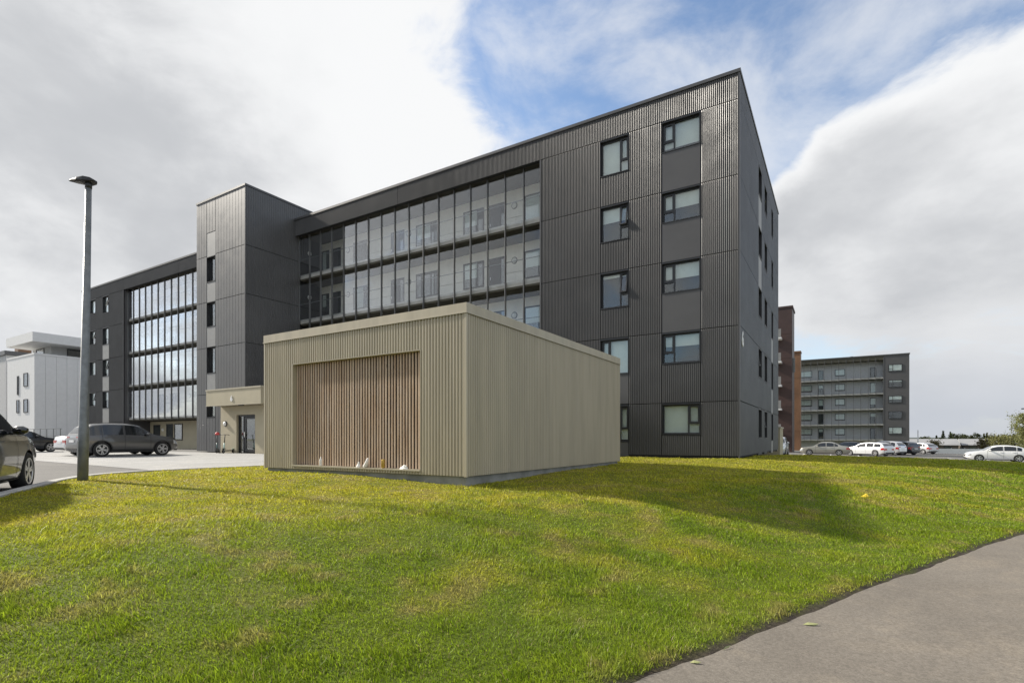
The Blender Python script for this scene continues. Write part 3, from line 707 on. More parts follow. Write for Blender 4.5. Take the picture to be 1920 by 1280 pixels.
# ------------------------------------------------------------------ khaki shed in front
SX0, SX1, SY0, SY1 = -12.2, -5.96, 8.07, 16.3
shed = thing('storage_shed', 'flat roofed khaki ribbed metal shed with a slatted timber panel, standing on the lawn', 'shed', (-9, 8.07, 0))
OX0, OX1, OZ0, OZ1 = -11.09, -7.10, 0.18, 2.56
SB, ST = 0.085, 3.17
SF = front(SY0); SE = endf(SX1)
def srib(F, a, c, z0, z1): return ribbed(shed, F, a, c, z0, z1, pitch=0.075, dep=0.022, mat='beige', g=0.002, prof_=(0.30, 0.52, 0.88, 1.0))
srib(SF, SX0+0.05, OX0-0.012, SB, ST); srib(SF, OX1+0.012, SX1-0.05, SB, ST); srib(SF, OX0-0.012, OX1+0.012, OZ1+0.012, ST)
srib(SF, OX0-0.012, OX1+0.012, SB, OZ0-0.03)
srib(SE, SY0+0.05, SY1-0.05, SB, ST)
m = MB(); m.fbox(SF, SX0+0.05, OX0-0.012, -0.12, -0.02, SB, ST); m.fbox(SF, OX1+0.012, SX1-0.05, -0.12, -0.02, SB, ST); m.fbox(SF, OX0-0.012, OX1+0.012, -0.12, -0.02, OZ1+0.012, ST); m.fbox(SF, OX0-0.012, OX1+0.012, -0.12, -0.02, SB, OZ0-0.03)
m.build('backing_sheet', 'beige', shed)
MB().fbox(SE, SY0+0.13, SY1-0.05, -0.12, -0.02, SB, ST).build('backing_sheet', 'beige', shed)
for (x, y) in ((SX1, SY0), (SX0, SY0), (SX1, SY1)):
    sx = -1 if x == SX1 else 1; sy = 1 if y == SY0 else -1
    MB().box(min(x-sx*0.006, x+sx*0.05), max(x-sx*0.006, x+sx*0.05), min(y-sy*0.006, y+sy*0.05), max(y-sy*0.006, y+sy*0.05), SB-0.01, ST).build('corner_trim', 'beige', shed)
MB().box(SX0, SX0+0.1, SY0+0.13, SY1, SB, ST).build('side_wall', 'beige', shed); MB().box(SX0+0.11, SX1-0.12, SY1-0.1, SY1, SB, ST).build('back_wall', 'beige', shed)
m = MB(); m.box(SX0-0.012, SX1+0.012, SY0-0.012, SY0+0.12, ST+0.002, 3.36); m.box(SX1-0.12, SX1+0.012, SY0+0.121, SY1+0.012, ST+0.002, 3.36); m.box(SX0-0.012, SX0+0.12, SY0+0.121, SY1+0.012, ST+0.002, 3.36); m.box(SX0+0.121, SX1-0.121, SY1-0.12, SY1+0.03, ST+0.002, 3.36)
fa = m.build('fascia', 'beige', shed)
m = MB(); m.box(SX0-0.024, SX1+0.024, SY0-0.024, SY0-0.0125, ST-0.006, ST+0.014); m.box(SX1+0.0125, SX1+0.024, SY0-0.012, SY1+0.02, ST-0.006, ST+0.014); m.build('drip_edge', 'beigetrim', fa)
MB().box(SX0+0.125, SX1-0.125, SY0+0.125, SY1-0.125, 3.1, 3.25).build('roof', 'coping', shed)
MB().box(SX0+0.06, SX1-0.06, SY0+0.06, SY1-0.06, -0.6, SB-0.004).build('concrete_base', 'darkconcrete', shed)
# recess lining
m = MB(); m.fbox(SF, OX0-0.012, OX0, -0.22, 0.003, OZ0-0.03, OZ1+0.012); m.fbox(SF, OX1, OX1+0.012, -0.22, 0.003, OZ0-0.03, OZ1+0.012); m.fbox(SF, OX0, OX1, -0.22, 0.003, OZ1, OZ1+0.012); m.build('recess_trim', 'beigetrim', shed)
MB().fbox(SF, OX0, OX1, -0.22, 0.02, OZ0-0.03, OZ0).build('sill', 'beigetrim', shed)
MB().fbox(SF, OX0+0.001, OX1-0.001, -0.215, -0.175, OZ0+0.001, OZ1-0.001).build('recess_back', 'brownback', shed)
ns = 48; pt = (OX1-OX0)/ns
sm = MB().box(-0.0215, 0.0215, -0.009, 0.009, 0, OZ1-OZ0-0.012).mesh('slat', 'wood')
for i in range(ns):
    o = obj('slat', sm, shed); o.matrix_parent_inverse = Matrix.Identity(4)
    o.location = (OX0+(i+0.5)*pt+random.uniform(-0.002, 0.002)+9, 0.115+random.uniform(-0.003, 0.003), OZ0+0.006); o.rotation_euler = (0, random.uniform(-0.0006, 0.0006), 0)

# ------------------------------------------------------------------ cars
def interp(pts):
    xs = np.array([p[0] for p in pts]); ys = np.array([p[1] for p in pts])
    m = np.zeros(len(xs)); dl = np.diff(ys)/np.diff(xs)
    m[1:-1] = np.where(dl[:-1]*dl[1:] > 0, 2*dl[:-1]*dl[1:]/(dl[:-1]+dl[1:]+1e-12), 0); m[0] = dl[0]; m[-1] = dl[-1]
    def f(x):
        i = int(np.clip(np.searchsorted(xs, x)-1, 0, len(xs)-2)); h = xs[i+1]-xs[i]; t = (x-xs[i])/h
        return float((2*t**3-3*t*t+1)*ys[i]+(t**3-2*t*t+t)*h*m[i]+(-2*t**3+3*t*t)*ys[i+1]+(t**3-t*t)*h*m[i+1])
    return f
CARS = {
 'suv':   dict(L=4.48, W=0.92, R=0.355, ax=(0.200, 0.800), gc=0.19, belt=[(0, .98), (.3, 1.04), (.8, .98), (1, .9)],
      top=[(0, .60), (.010, .92), (.028, 1.10), (.085, 1.44), (.14, 1.565), (.30, 1.635), (.46, 1.625), (.56, 1.55), (.735, 1.075), (.80, 1.03), (.92, .94), (.975, .80), (1, .60)],
      ws=(.575, .725), rw=(.030, .085), side=[(.10, .20), (.215, .405), (.425, .66)], clad=True),
 'sedan': dict(L=4.70, W=0.90, R=0.325, ax=(0.215, 0.800), gc=0.16, belt=[(0, .90), (.3, .94), (.8, .90), (1, .8)],
      top=[(0, .58), (.008, .86), (.03, .98), (.13, 1.045), (.165, 1.07), (.31, 1.39), (.42, 1.455), (.53, 1.44), (.60, 1.36), (.745, .97), (.82, .92), (.93, .83), (.98, .70), (1, .55)],
      ws=(.61, .735), rw=(.180, .305), side=[(.235, .30), (.315, .455), (.475, .66)], clad=False),
 'hatch': dict(L=4.30, W=0.89, R=0.32, ax=(0.180, 0.795), gc=0.16, belt=[(0, .93), (.3, .96), (.8, .91), (1, .8)],
      top=[(0, .58), (.010, .86), (.03, 1.02), (.12, 1.30), (.20, 1.41), (.34, 1.47), (.48, 1.455), (.575, 1.36), (.735, .98), (.81, .93), (.93, .83), (.98, .70), (1, .55)],
      ws=(.585, .725), rw=(.035, .12), side=[(.13, .20), (.215, .40), (.42, .65)], clad=False),
 'wagon': dict(L=4.75, W=0.90, R=0.33, ax=(0.200, 0.800), gc=0.16, belt=[(0, .94), (.3, .97), (.8, .92), (1, .8)],
      top=[(0, .58), (.008, .90), (.025, 1.08), (.08, 1.34), (.13, 1.43), (.30, 1.49), (.46, 1.475), (.555, 1.39), (.73, .99), (.81, .94), (.93, .84), (.98, .70), (1, .55)],
      ws=(.57, .72), rw=(.028, .08), side=[(.09, .235), (.25, .41), (.43, .645)], clad=False),
}
WID = interp([(0, .76), (.02, .86), (.08, .945), (.2, .99), (.5, 1.0), (.8, .985), (.92, .93), (.975, .80), (1, .64)])
BOT = interp([(0, .44), (.05, .30), (.12, .0), (.88, .0), (.95, .26), (1, .42)])
class Car:
    def __init__(s, kind):
        for k, v in CARS[kind].items(): setattr(s, k, v)
        s.T = interp(s.top); s.B = interp(s.belt)
    def sec(s, u):
        w = s.W*WID(u); zt = s.T(u); zb = s.gc+0.9*max(0, BOT(u))*0.45; B = min(s.B(u), zt-0.03); zb = min(zb, B-0.1); g = zt-B; h = B-zb
        y6 = .955*w; y9 = y6-.30*g*.88; y10 = y9-min(.07, .12*y9)-.02*g
        return [(0, zb), (.80*w, zb), (.94*w, zb+.05), (.975*w, zb+.22*h), (w, zb+.52*h), (w*1.0, zb+.66*h), (.985*w, zb+.84*h), (y6, B),
                (y6-.30*g*.3, B+.3*g), (y6-.30*g*.6, B+.6*g), (y9, B+.88*g), (y10, B+.975*g), (.55*y10, zt+.004), (0, zt+.015)]
    def X(s, u): return (u-0.5)*s.L
    def sidept(s, u, z, off=0.006):
        P = s.sec(u)
        for i in range(1, 12):
            if P[i][1] <= z <= P[i+1][1]+1e-9 or i == 11:
                t = np.clip((z-P[i][1])/max(1e-6, P[i+1][1]-P[i][1]), 0, 1); y = P[i][0]+(P[i+1][0]-P[i][0])*t; return (s.X(u), y+off, z+off*0.3)
    def toppt(s, u, q, off=0.006):
        P = s.sec(u); yy = abs(q)*P[10][0]
        for i in (12, 11, 10):
            a, b = P[i+1], P[i]
            if yy <= b[0]+1e-9 or i == 10:
                t = np.clip((yy-a[0])/max(1e-6, b[0]-a[0]), 0, 1); z = a[1]+(b[1]-a[1])*t; break
        sl = (s.T(u+.004)-s.T(u-.004))/(.008*s.L); n = math.hypot(sl, 1)
        return (s.X(u)-off*sl/n, math.copysign(yy, q), z+off/n)
_car = {}
def car_meshes(kind):
    if kind in _car: return _car[kind]
    c = Car(kind); n = 78; us = [0.5-0.5*math.cos(math.pi*i/n) for i in range(n+1)]; us = [0.35*a+0.65*i/n for i, a in enumerate(us)]
    m = MB(); k = 14; ring = 2*k-2
    for u in us:
        P = c.sec(u); x = c.X(u)
        for (y, z) in P: m.v.append((x, y, z))
        for (y, z) in P[-2:0:-1]: m.v.append((x, -y, z))
    for i in range(n):
        for j in range(ring): m.f.append((i*ring+j, i*ring+(j+1) % ring, (i+1)*ring+(j+1) % ring, (i+1)*ring+j))
    m.f.append(tuple(range(ring))); m.f.append(tuple(n*ring+j for j in range(ring))[::-1])
    me = m.mesh('body', None, True); bm = bmesh.new(); bm.from_mesh(me); bmesh.ops.recalc_face_normals(bm, faces=bm.faces); bm.to_mesh(me); bm.free()
    body = bpy.data.objects.new('tmp', me); COL.objects.link(body); cut = []
    for a in c.ax:
        for sgn in (-1, 1):
            cm = MB().lathe([(c.R*1.13, -0.17), (c.R*1.13, 0.17)], (c.X(a), sgn*(c.W-0.10), c.R), 'y', 32).mesh('cut', None)
            bm = bmesh.new(); bm.from_mesh(cm); bmesh.ops.recalc_face_normals(bm, faces=bm.faces); bm.to_mesh(cm); bm.free()
            co = bpy.data.objects.new('tmpcut', cm); COL.objects.link(co); cut.append(co)
            md = body.modifiers.new('b', 'BOOLEAN'); md.operation = 'DIFFERENCE'; md.object = co; md.solver = 'EXACT'
    dg = bpy.context.evaluated_depsgraph_get(); ev = body.evaluated_get(dg); bmesh_ = bpy.data.meshes.new_from_object(ev)
    for o in cut+[body]: bpy.data.objects.remove(o)
    bmesh_.name = 'body'
    try: bmesh_.set_sharp_from_angle(angle=R(38))
    except Exception: pass
    D = {'c': c, 'body': bmesh_}
    # side windows
    wins = []
    for (u0, u1) in c.side:
        for sg in (1, -1):
            w = MB(); N = 10; ok = []
            for i in range(N+1):
                u = u0+(u1-u0)*i/N; lo = c.B(u)+0.025; hi = c.T(u)-0.095
                if u1 == c.side[-1][1] and False: pass
                hi = max(hi, lo+0.012); ok.append((u, lo, hi))
            for (u, lo, hi) in ok:
                for q in range(4):
                    x, y, z = c.sidept(u, lo+(hi-lo)*q/3); w.v.append((x, sg*y, z))
            for i in range(N):
                for q in range(3): w.f.append((i*4+q, (i+1)*4+q, (i+1)*4+q+1, i*4+q+1))
            wins.append(w.mesh('side_window', 'carglass', True))
    D['wins'] = wins
    def toppatch(name, u0, u1, qm, mat):
        w = MB(); N = 8; K = 10
        for i in range(N+1):
            u = u0+(u1-u0)*i/N
            for j in range(K+1): w.v.append(c.toppt(u, -qm+2*qm*j/K))
        for i in range(N):
            for j in range(K): w.f.append((i*(K+1)+j, i*(K+1)+j+1, (i+1)*(K+1)+j+1, (i+1)*(K+1)+j))
        return w.mesh(name, mat, True)
    D['ws'] = toppatch('windscreen', c.ws[0], c.ws[1], 0.93, 'carglass'); D['rw'] = toppatch('rear_window', c.rw[0], c.rw[1], 0.88, 'carglass')
    def sidepatch(name, u0, u1, zf0, zf1, mat, sg, off=0.008):
        w = MB(); N = 6
        for i in range(N+1):
            u = u0+(u1-u0)*i/N; P = c.sec(u); zb = P[1][1]; zB = P[7][1]
            for q in range(4): x, y, z = c.sidept(u, zb+(zB-zb)*(zf0+(zf1-zf0)*q/3), off); w.v.append((x, sg*y, z))
        for i in range(N):
            for q in range(3): w.f.append((i*4+q, (i+1)*4+q, (i+1)*4+q+1, i*4+q+1))
        return w.mesh(name, mat, True)
    D['head'] = [sidepatch('headlight', .925, .992, .55, .86, 'headlight', s_) for s_ in (1, -1)]
    D['tail'] = [sidepatch('taillight', .004, .075, .58, .90, 'taillight', s_, 0.012) for s_ in (1, -1)]
    D['sill'] = [sidepatch('sill_trim', c.ax[0]+0.092*4.5/c.L, c.ax[1]-0.092*4.5/c.L, .01, .2 if c.clad else .10, 'black', s_) for s_ in (1, -1)]
    def gapline(u, sg):
        w = MB(); z0 = c.gc+0.14; z1 = c.T(u)-0.10
        for i in range(9):
            z = z0+(z1-z0)*i/8
            for du in (-0.0013, 0.0013): x, y, zz = c.sidept(u+du, z, 0.007); w.v.append((x, sg*y, zz))
        for i in range(8): w.f.append((2*i, 2*i+1, 2*i+3, 2*i+2))
        return w.mesh('door_gap', 'gap')
    gl = [c.side[2][0]-0.008, c.side[1][0]-0.01, min(c.side[2][1]+0.015, c.ax[1]-0.10)]
    D['gaps'] = [gapline(u, s_) for u in gl for s_ in (1, -1)]
    w = []
    for u in (c.side[2][0]+0.012, c.side[1][0]+0.02):
        for s_ in (1, -1):
            x, y, z = c.sidept(u, c.B(u)-0.10, 0.02); w.append(MB().box(x-0.02, x+0.17, s_*y-0.018, s_*y+0.018, z-0.015, z+0.015).mesh('door_handle', 'body_col'if False else 'darkmetal'))
    D['handles'] = w
    um = c.side[2][1]-0.03; x, y, z = c.sidept(um, c.B(um)+0.05, 0.0); mir = []
    for s_ in (1, -1):
        q = MB(); N = 8
        prof = [(-0.05, .25), (-.035, .8), (0, 1), (.06, .92), (.11, .55), (.13, .15)]
        for (dx, sc) in prof:
            for j in range(N):
                an = 2*math.pi*j/N+0.39; q.v.append((x+dx, s_*(y+0.13+0.11*sc*math.cos(an)), z+0.05+0.075*sc*math.sin(an)))
        for i in range(len(prof)-1):
            for j in range(N): q.f.append((i*N+j, i*N+(j+1) % N, (i+1)*N+(j+1) % N, (i+1)*N+j))
        q.f.append(tuple(range(N))); q.f.append(tuple((len(prof)-1)*N+j for j in range(N)))
        q.box(x-0.01, x+0.05, min(s_*(y-0.02), s_*(y+0.08)), max(s_*(y-0.02), s_*(y+0.08)), z-0.01, z+0.03)
        mir.append(q.mesh('mirror', None, True))
    D['mirrors'] = mir
    gx = c.X(1.0)
    D['grille'] = MB().box(gx-0.10, gx+0.004, -0.36, 0.36, 0.50, 0.62).mesh('grille', 'black'); D['intake'] = MB().box(gx-0.12, gx+0.002, -0.50, 0.50, 0.26, 0.40).mesh('bumper_intake', 'black')
    rx = c.X(0.0); D['plate'] = MB().box(rx-0.012, rx+0.05, -0.26, 0.26, 0.62 if not c.clad else 0.70, 0.73 if not c.clad else 0.81).mesh('number_plate', 'plate')
    zt_ = 0.80 if not c.clad else 0.98; uu = next(u for u in np.linspace(0, .08, 200) if c.T(u) > zt_); xx_ = c.X(uu)
    D['tail2'] = [MB().box(xx_-0.02, xx_+0.10, min(s_*.38, s_*.72)*c.W/.9, max(s_*.38, s_*.72)*c.W/.9, zt_-0.14, zt_-0.005).mesh('taillight', 'taillight') for s_ in (1, -1)]
    D['rbump'] = MB().box(rx-0.006, rx+0.15, -0.58, 0.58, 0.30, 0.42).mesh('bumper_trim', 'black')
    r_ = c.R; tw = 0.105
    D['tyre'] = MB().lathe([(r_*.66, -tw*.85), (r_*.80, -tw), (r_*.93, -tw*.97), (r_, -tw*.7), (r_, tw*.7), (r_*.93, tw*.97), (r_*.80, tw), (r_*.66, tw*.85)], (0, 0, 0), 'y', 32).mesh('wheel', 'rubber', True)
    # bm: rim disc facing +y with five double spokes
    q = MB(); NS = 5
    q.lathe([(r_*.69, tw*.80), (r_*.70, tw*.99), (r_*.63, tw*.99), (r_*.60, tw*.45), (r_*.60, -tw*.8)], (0, 0, 0), 'y', 32)
    q.f = q.f[:-2]
    for i in range(NS):
        for dl in (-0.17, 0.17):
            an = 2*math.pi*i/NS+dl; ca, sa = math.cos(an), math.sin(an); pr = (-sa, ca)
            a0, a1, h0, h1 = 0.035, r_*.62, 0.022, 0.017; b0 = len(q.v)
            for (rr, hh) in ((a0, h0), (a1, h1)):
                for sd in (-1, 1):
                    for yy in (tw*.60, tw*.92): q.v.append((ca*rr+pr[0]*hh*sd, yy, sa*rr+pr[1]*hh*sd))
            q.f += [(b0, b0+1, b0+5, b0+4), (b0+2, b0+6, b0+7, b0+3), (b0+1, b0+3, b0+7, b0+5), (b0, b0+4, b0+6, b0+2)]
    q.lathe([(0.055, tw*.5), (0.055, tw*.9), (0.03, tw*.97)], (0, 0, 0), 'y', 14)
    D['rim'] = q.mesh('rim', 'alloy'); D['disc'] = MB().lathe([(r_*.60, tw*.1), (r_*.60, tw*.16)], (0, 0, 0), 'y', 24).mesh('brake_disc', 'gap')
    if c.clad:
        ar = []
        for a in c.ax:
            for s_ in (1, -1):
                w = MB(); N = 20
                for i in range(N+1):
                    an = math.pi*(-0.06+1.12*i/N)
                    for rr in (1.13, 1.27):
                        xx = c.X(a)+c.R*rr*math.cos(an); zz = max(c.gc+0.02, c.R+c.R*rr*math.sin(an)); xx_, y, z_ = c.sidept(xx/c.L+0.5, zz, 0.012); w.v.append((xx, s_*y, zz))
                for i in range(N): w.f.append((2*i, 2*i+1, 2*i+3, 2*i+2))
                ar.append(w.mesh('arch_trim', 'black', True))
        D['arch'] = ar
    _car[kind] = D; return D
_paint = {}
def paint(col, metal=0.25):
    if col not in _paint: _paint[col] = M('car_paint_%d' % len(_paint), col, 0.32, metal, 0.5, coat=1.0)
    return _paint[col]
def car(kind, col, loc, rz, label, group, name='parked_car', metal=0.25, blackarch=True):
    D = car_meshes(kind); c = D['c']; t = thing(name, label, 'car', loc, group, rz); pm = paint(col, metal)
    def add(n, me, own=False, parent=None):
        if own: me = me.copy(); me.materials.clear(); me.materials.append(pm)
        return obj(n, me, parent or t)
    body = add('body', D['body'], True)
    for w in D['wins']: add('side_window', w)
    add('windscreen', D['ws']); add('rear_window', D['rw'])
    for h in D['head']: add('headlight', h)
    for h in D['tail']+D['tail2']: add('taillight', h)
    for h in D['sill']: add('sill_trim', h)
    for h in D['gaps']: add('door_gap', h, False, body)
    for h in D['handles']: add('door_handle', h, True, body)
    for h in D['mirrors']: add('mirror', h, True)
    if c.clad:
        for h in D['arch']: add('arch_trim', h)
    add('grille', D['grille']); add('bumper_intake', D['intake']); add('number_plate', D['plate']); add('bumper_trim', D['rbump'])
    for a in c.ax:
        for s_ in (1, -1):
            w = add('wheel', D['tyre']); w.location = (c.X(a), s_*(c.W-0.115), c.R); w.rotation_euler = (0, random.uniform(0, 6), 0 if s_ > 0 else math.pi)
            add('rim', D['rim'], False, w); add('brake_disc', D['disc'], False, w)
    return t
G1 = 'cars in the front car park'; G2 = 'cars parked along the far street'
LZ = -0.085
car('suv', (0.085, 0.083, 0.080), (-31.12, 12.85, LZ+0.009), R(90), 'dark grey crossover parked nose to the stair tower, behind the lamp post', G1, metal=0.5)
car('sedan', (0.62, 0.63, 0.64), (-33.95, 13.4, LZ+0.009), R(90), 'silver saloon half hidden by the grey crossover, red tail light showing', G1, metal=0.3)
car('hatch', (0.016, 0.018, 0.022), (-45.7, 12.9, LZ+0.009), R(90), 'dark hatchback parked in front of the white building', G1)
car('sedan', (0.013, 0.014, 0.014), (-11.27, 2.03, LZ), math.atan2(0.5, -0.86), 'glossy black car beside the lawn kerb, cut off by the left edge', G1, metal=0.0)
def sc(kind, col, x, y, deg, label, metal=0.3): car(kind, col, (x, y, streetz(x)+0.003), R(deg), label, G2, metal=metal)
sc('sedan', (0.38, 0.37, 0.32), -1.3, 67.0, 180, 'pale green beige saloon parked side on in front of the far dark block', 0.5)
sc('hatch', (0.02, 0.02, 0.024), 0.7, 74.6, 172, 'black hatchback half hidden behind the pale beige saloon')
sc('wagon', (0.66, 0.67, 0.68), 2.75, 70.6, 142, 'silver white estate car right of the pale beige saloon, seen from behind')
sc('suv', (0.70, 0.70, 0.70), 4.5, 77.0, 146, 'white estate car with roof rails behind the silver white estate')
sc('suv', (0.03, 0.031, 0.036), 6.2, 80.5, 138, 'black off roader at the right end of the row before the far block')
sc('hatch', (0.45, 0.45, 0.46), 9.0, 88.5, 135, 'small silver hatchback behind the black off roader')
sc('hatch', (0.80, 0.80, 0.80), 12.05, 63.6, 180, 'white hatchback parked alone side on at the right edge of the street', 0.0)
sc('wagon', (0.78, 0.78, 0.78), 18.2, 69.0, 180, 'white car mostly hidden behind the lone white hatchback', 0.0)
car('suv', (0.42, 0.44, 0.47), (-4.62, 51.0, -0.66), R(-90), 'silver car peeping out behind the far corner of the charcoal block', G2)

# ------------------------------------------------------------------ lamp post
lp = thing('street_lamp', 'tall galvanised lamp post with flat dark lantern at the lawn edge', 'street lamp', (-12.4, 4.37, 0))
x, y = -12.4, 4.37
MB().tube([(x, y, -0.4), (x, y, 1.0), (x, y, 1.03), (x, y, 5.62)], [0.088, 0.086, 0.078, 0.050], 20).build('pole', 'galv', lp, True)
m = MB().tube([(x, y, 5.6), (x, y, 5.72)], 0.056, 16).build('spigot', 'darkmetal', lp, True)
dirx, diry = -RT.x, -RT.y
m = MB(); prof = ((-0.13, 0.05, 5.80, 5.835), (-0.08, 0.10, 5.785, 5.86), (0.03, 0.135, 5.775, 5.87), (0.16, 0.12, 5.785, 5.85), (0.28, 0.075, 5.80, 5.835), (0.37, 0.02, 5.812, 5.825))
for (s_, w, zb, zt) in prof:
    cx, cy = x+dirx*s_, y+diry*s_
    for (ww, zz) in ((-w, zb+0.012), (-w*.75, zb), (w*.75, zb), (w, zb+0.012), (w*0.8, zt), (-w*0.8, zt)): m.v.append((cx+diry*ww, cy-dirx*ww, zz-0.08))
for i in range(len(prof)-1):
    for j in range(6): m.f.append((i*6+j, i*6+(j+1) % 6, (i+1)*6+(j+1) % 6, (i+1)*6+j))
m.f.append(tuple(range(6))[::-1]); m.f.append(tuple(30+j for j in range(6))); m.build('lantern', 'black', lp)
m = MB(); c0, c1 = (x+dirx*0.09, y+diry*0.09), (x+dirx*0.25, y+diry*0.25)
m.quad((c0[0]+diry*0.075, c0[1]-dirx*0.075, 5.694), (c1[0]+diry*0.05, c1[1]-dirx*0.05, 5.708), (c1[0]-diry*0.05, c1[1]+dirx*0.05, 5.708), (c0[0]-diry*0.075, c0[1]+dirx*0.075, 5.694)); m.build('lens', 'coping', lp)
lp.rotation_euler = Matrix.Rotation(0.02, 3, FW).to_euler(); lp.location = (x+RT.x*0.04, y+RT.y*0.04, 0)
MB().box(x-0.03, x+0.03, y-0.092, y-0.08, 0.45, 0.75).build('service_door', 'galv', lp)

# ------------------------------------------------------------------ scooters by the entrance
def scooter(loc, rz, label, stem, red=False):
    t = thing('electric_scooter', label, 'scooter', loc, 'rental scooters by the entrance', rz)
    for x in (-0.45, 0.45):
        w = MB().lathe([(0.06, -0.03), (0.11, -0.03), (0.125, -0.015), (0.125, 0.015), (0.11, 0.03), (0.06, 0.03)], (x, 0, 0.125), 'y', 18).build('wheel', 'rubber', t, True)
        MB().lathe([(0.07, -0.034), (0.07, 0.034)], (x, 0, 0.125), 'y', 12).build('hub', 'galv', w)
    m = MB(); m.box(-0.36, 0.26, -0.085, 0.085, 0.13, 0.19); m.build('deck', 'black', t)
    MB().tube([(0.40, 0, 0.16), (0.36, 0, 0.62)], 0.034, 10).build('lower_stem', stem, t, True); MB().tube([(0.36, 0, 0.62), (0.30, 0, 1.10)], 0.024, 10).build('upper_stem', 'black', t, True)
    h = MB().tube([(0.28, -0.27, 1.10), (0.30, -0.12, 1.12), (0.30, 0.12, 1.12), (0.28, 0.27, 1.10)], 0.017, 8).build('handlebar', 'black', t, True)
    MB().box(-0.56, -0.34, -0.05, 0.05, 0.26, 0.285).build('mudguard', stem, t); MB().box(0.30, 0.52, -0.045, 0.045, 0.255, 0.30).build('mudguard', 'black', t)
    if red:
        m = MB(); m.lathe([(0.02, 0.17), (0.09, 0.15), (0.125, 0.08), (0.13, 0.0)], (0.33, 0.02, 1.10), 'z', 14)
        m.build('basket', 'redplastic', t, True)
MT['mint'] = M('mint_paint', (0.42, 0.62, 0.55), 0.4); MT['redplastic'] = M('red_plastic', (0.55, 0.06, 0.06), 0.5); MT['teal'] = M('dark_teal', (0.04, 0.10, 0.11), 0.4)
scooter((-32.44, 18.35, -0.077), R(-35), 'dark scooter with a red top piece leaning by the charcoal tower wall', 'teal', True)
scooter((-31.38, 18.4, -0.077), R(-66), 'mint stemmed scooter standing before the khaki lobby wall', 'mint')

# ------------------------------------------------------------------ litter on the shed sill and the lawn
MT['litterwhite'] = M('white_litter', (0.75, 0.73, 0.70), 0.6); MT['yellow'] = M('yellow_litter', (0.80, 0.58, 0.04), 0.5); MT['gold'] = M('gold_foil', (0.45, 0.30, 0.06), 0.35, 0.5)
def litter(label, cat, name, mb, mat, smooth=True): return tag(mb.build(name, mat, None, smooth), label, cat, None)
sz = OZ0+0.001
litter('small white plastic bottle standing at the left of the shed sill', 'bottle', 'plastic_bottle', MB().lathe([(0.028, 0), (0.032, 0.01), (0.032, 0.12), (0.026, 0.15), (0.012, 0.17), (0.012, 0.20)], (-10.12, 8.105, sz), 'z', 12), 'litterwhite')
def crumple(cx, cy, z, sx, sy, h, seed):
    rr = random.Random(seed); m = MB(); n = 9
    for k in range(5):
        f = k/4; 
        for j in range(n):
            an = 2*math.pi*j/n; r = (1-f*0.75)*(0.75+0.5*rr.random()); m.v.append((cx+sx*r*math.cos(an)+f*sx*0.3, cy+sy*r*math.sin(an), z+h*f*(0.8+0.3*rr.random())))
    for k in range(4):
        for j in range(n): m.f.append((k*n+j, k*n+(j+1) % n, (k+1)*n+(j+1) % n, (k+1)*n+j))
    m.f.append(tuple(range(n))[::-1]); m.f.append(tuple(4*n+j for j in range(n))); return m
litter('white rag slumped upright at the middle of the shed sill', 'rag', 'white_rag', MB().tube([(-8.72, 8.105, sz+0.012), (-8.66, 8.105, sz+0.05), (-8.63, 8.105, sz+0.12), (-8.60, 8.105, sz+0.20)], [0.035, 0.05, 0.036, 0.02], 9), 'litterwhite')
litter('small crumpled white paper left of the upright rag on the shed sill', 'paper', 'crumpled_paper', crumple(-8.90, 8.105, sz, 0.06, 0.04, 0.11, 4), 'litterwhite', False)
litter('yellow brown drink can standing on the shed sill', 'can', 'drink_can', MB().lathe([(0.03, 0), (0.036, 0.01), (0.036, 0.17), (0.03, 0.185), (0.028, 0.18)], (-8.15, 8.105, sz), 'z', 16), 'gold')
litter('flat crumpled white paper at the right end of the shed sill', 'paper', 'crumpled_paper', crumple(-7.58, 8.105, sz, 0.13, 0.05, 0.08, 9), 'litterwhite', False)
def lawnpt(x, y): return float(lawnz(np.array([x]), np.array([y]))[0])
r_, d_ = 0.664*10.8, 10.8; X_, Y_ = c2w(r_, d_)
litter('small yellow wrapper lying on the open lawn', 'litter', 'yellow_wrapper', crumple(X_, Y_, lawnpt(X_, Y_)+0.02, 0.07, 0.05, 0.06, 12), 'yellow', False)
MT['deadleaf'] = M('fallen_leaf', (0.26, 0.27, 0.12), 0.7)
for i, (r_, d_, an, lab) in enumerate([(0.562*4.28, 4.28, 0.4, 'larger fallen yellow green leaf on the path'), (0.345*3.55, 3.55, 0.2, 'small fallen leaf on the path near the bottom edge'), (0.404*3.8, 3.8, 1.2, 'thin dry stalk on the path beside the lawn edge')]):
    X_, Y_ = c2w(r_, d_); m = MB(); ca, sa = math.cos(an), math.sin(an); z = float(pathz(np.array(X_), np.array(Y_)))+0.004; Lf = (0.06, 0.035, 0.05)[i]; wf = (0.02, 0.012, 0.004)[i]
    pts = [(-1, 0, 0), (-0.3, -1, 0.006), (0.4, -0.8, 0.004), (1, 0, 0.012), (0.4, 0.8, 0.012), (-0.3, 1, 0.014)]
    m.v = [(X_+ca*a*Lf-sa*b_*wf, Y_+sa*a*Lf+ca*b_*wf, z+h) for a, b_, h in pts]+[(X_+ca*a*Lf-sa*b_*wf, Y_+sa*a*Lf+ca*b_*wf, z+h-0.002) for a, b_, h in pts]
    m.f = [tuple(range(6)), tuple(range(6, 12))[::-1]]+[(j, 6+j, 6+(j+1) % 6, (j+1) % 6) for j in range(6)]
    litter(lab, 'leaf', 'fallen_leaf', m, 'deadleaf', False)

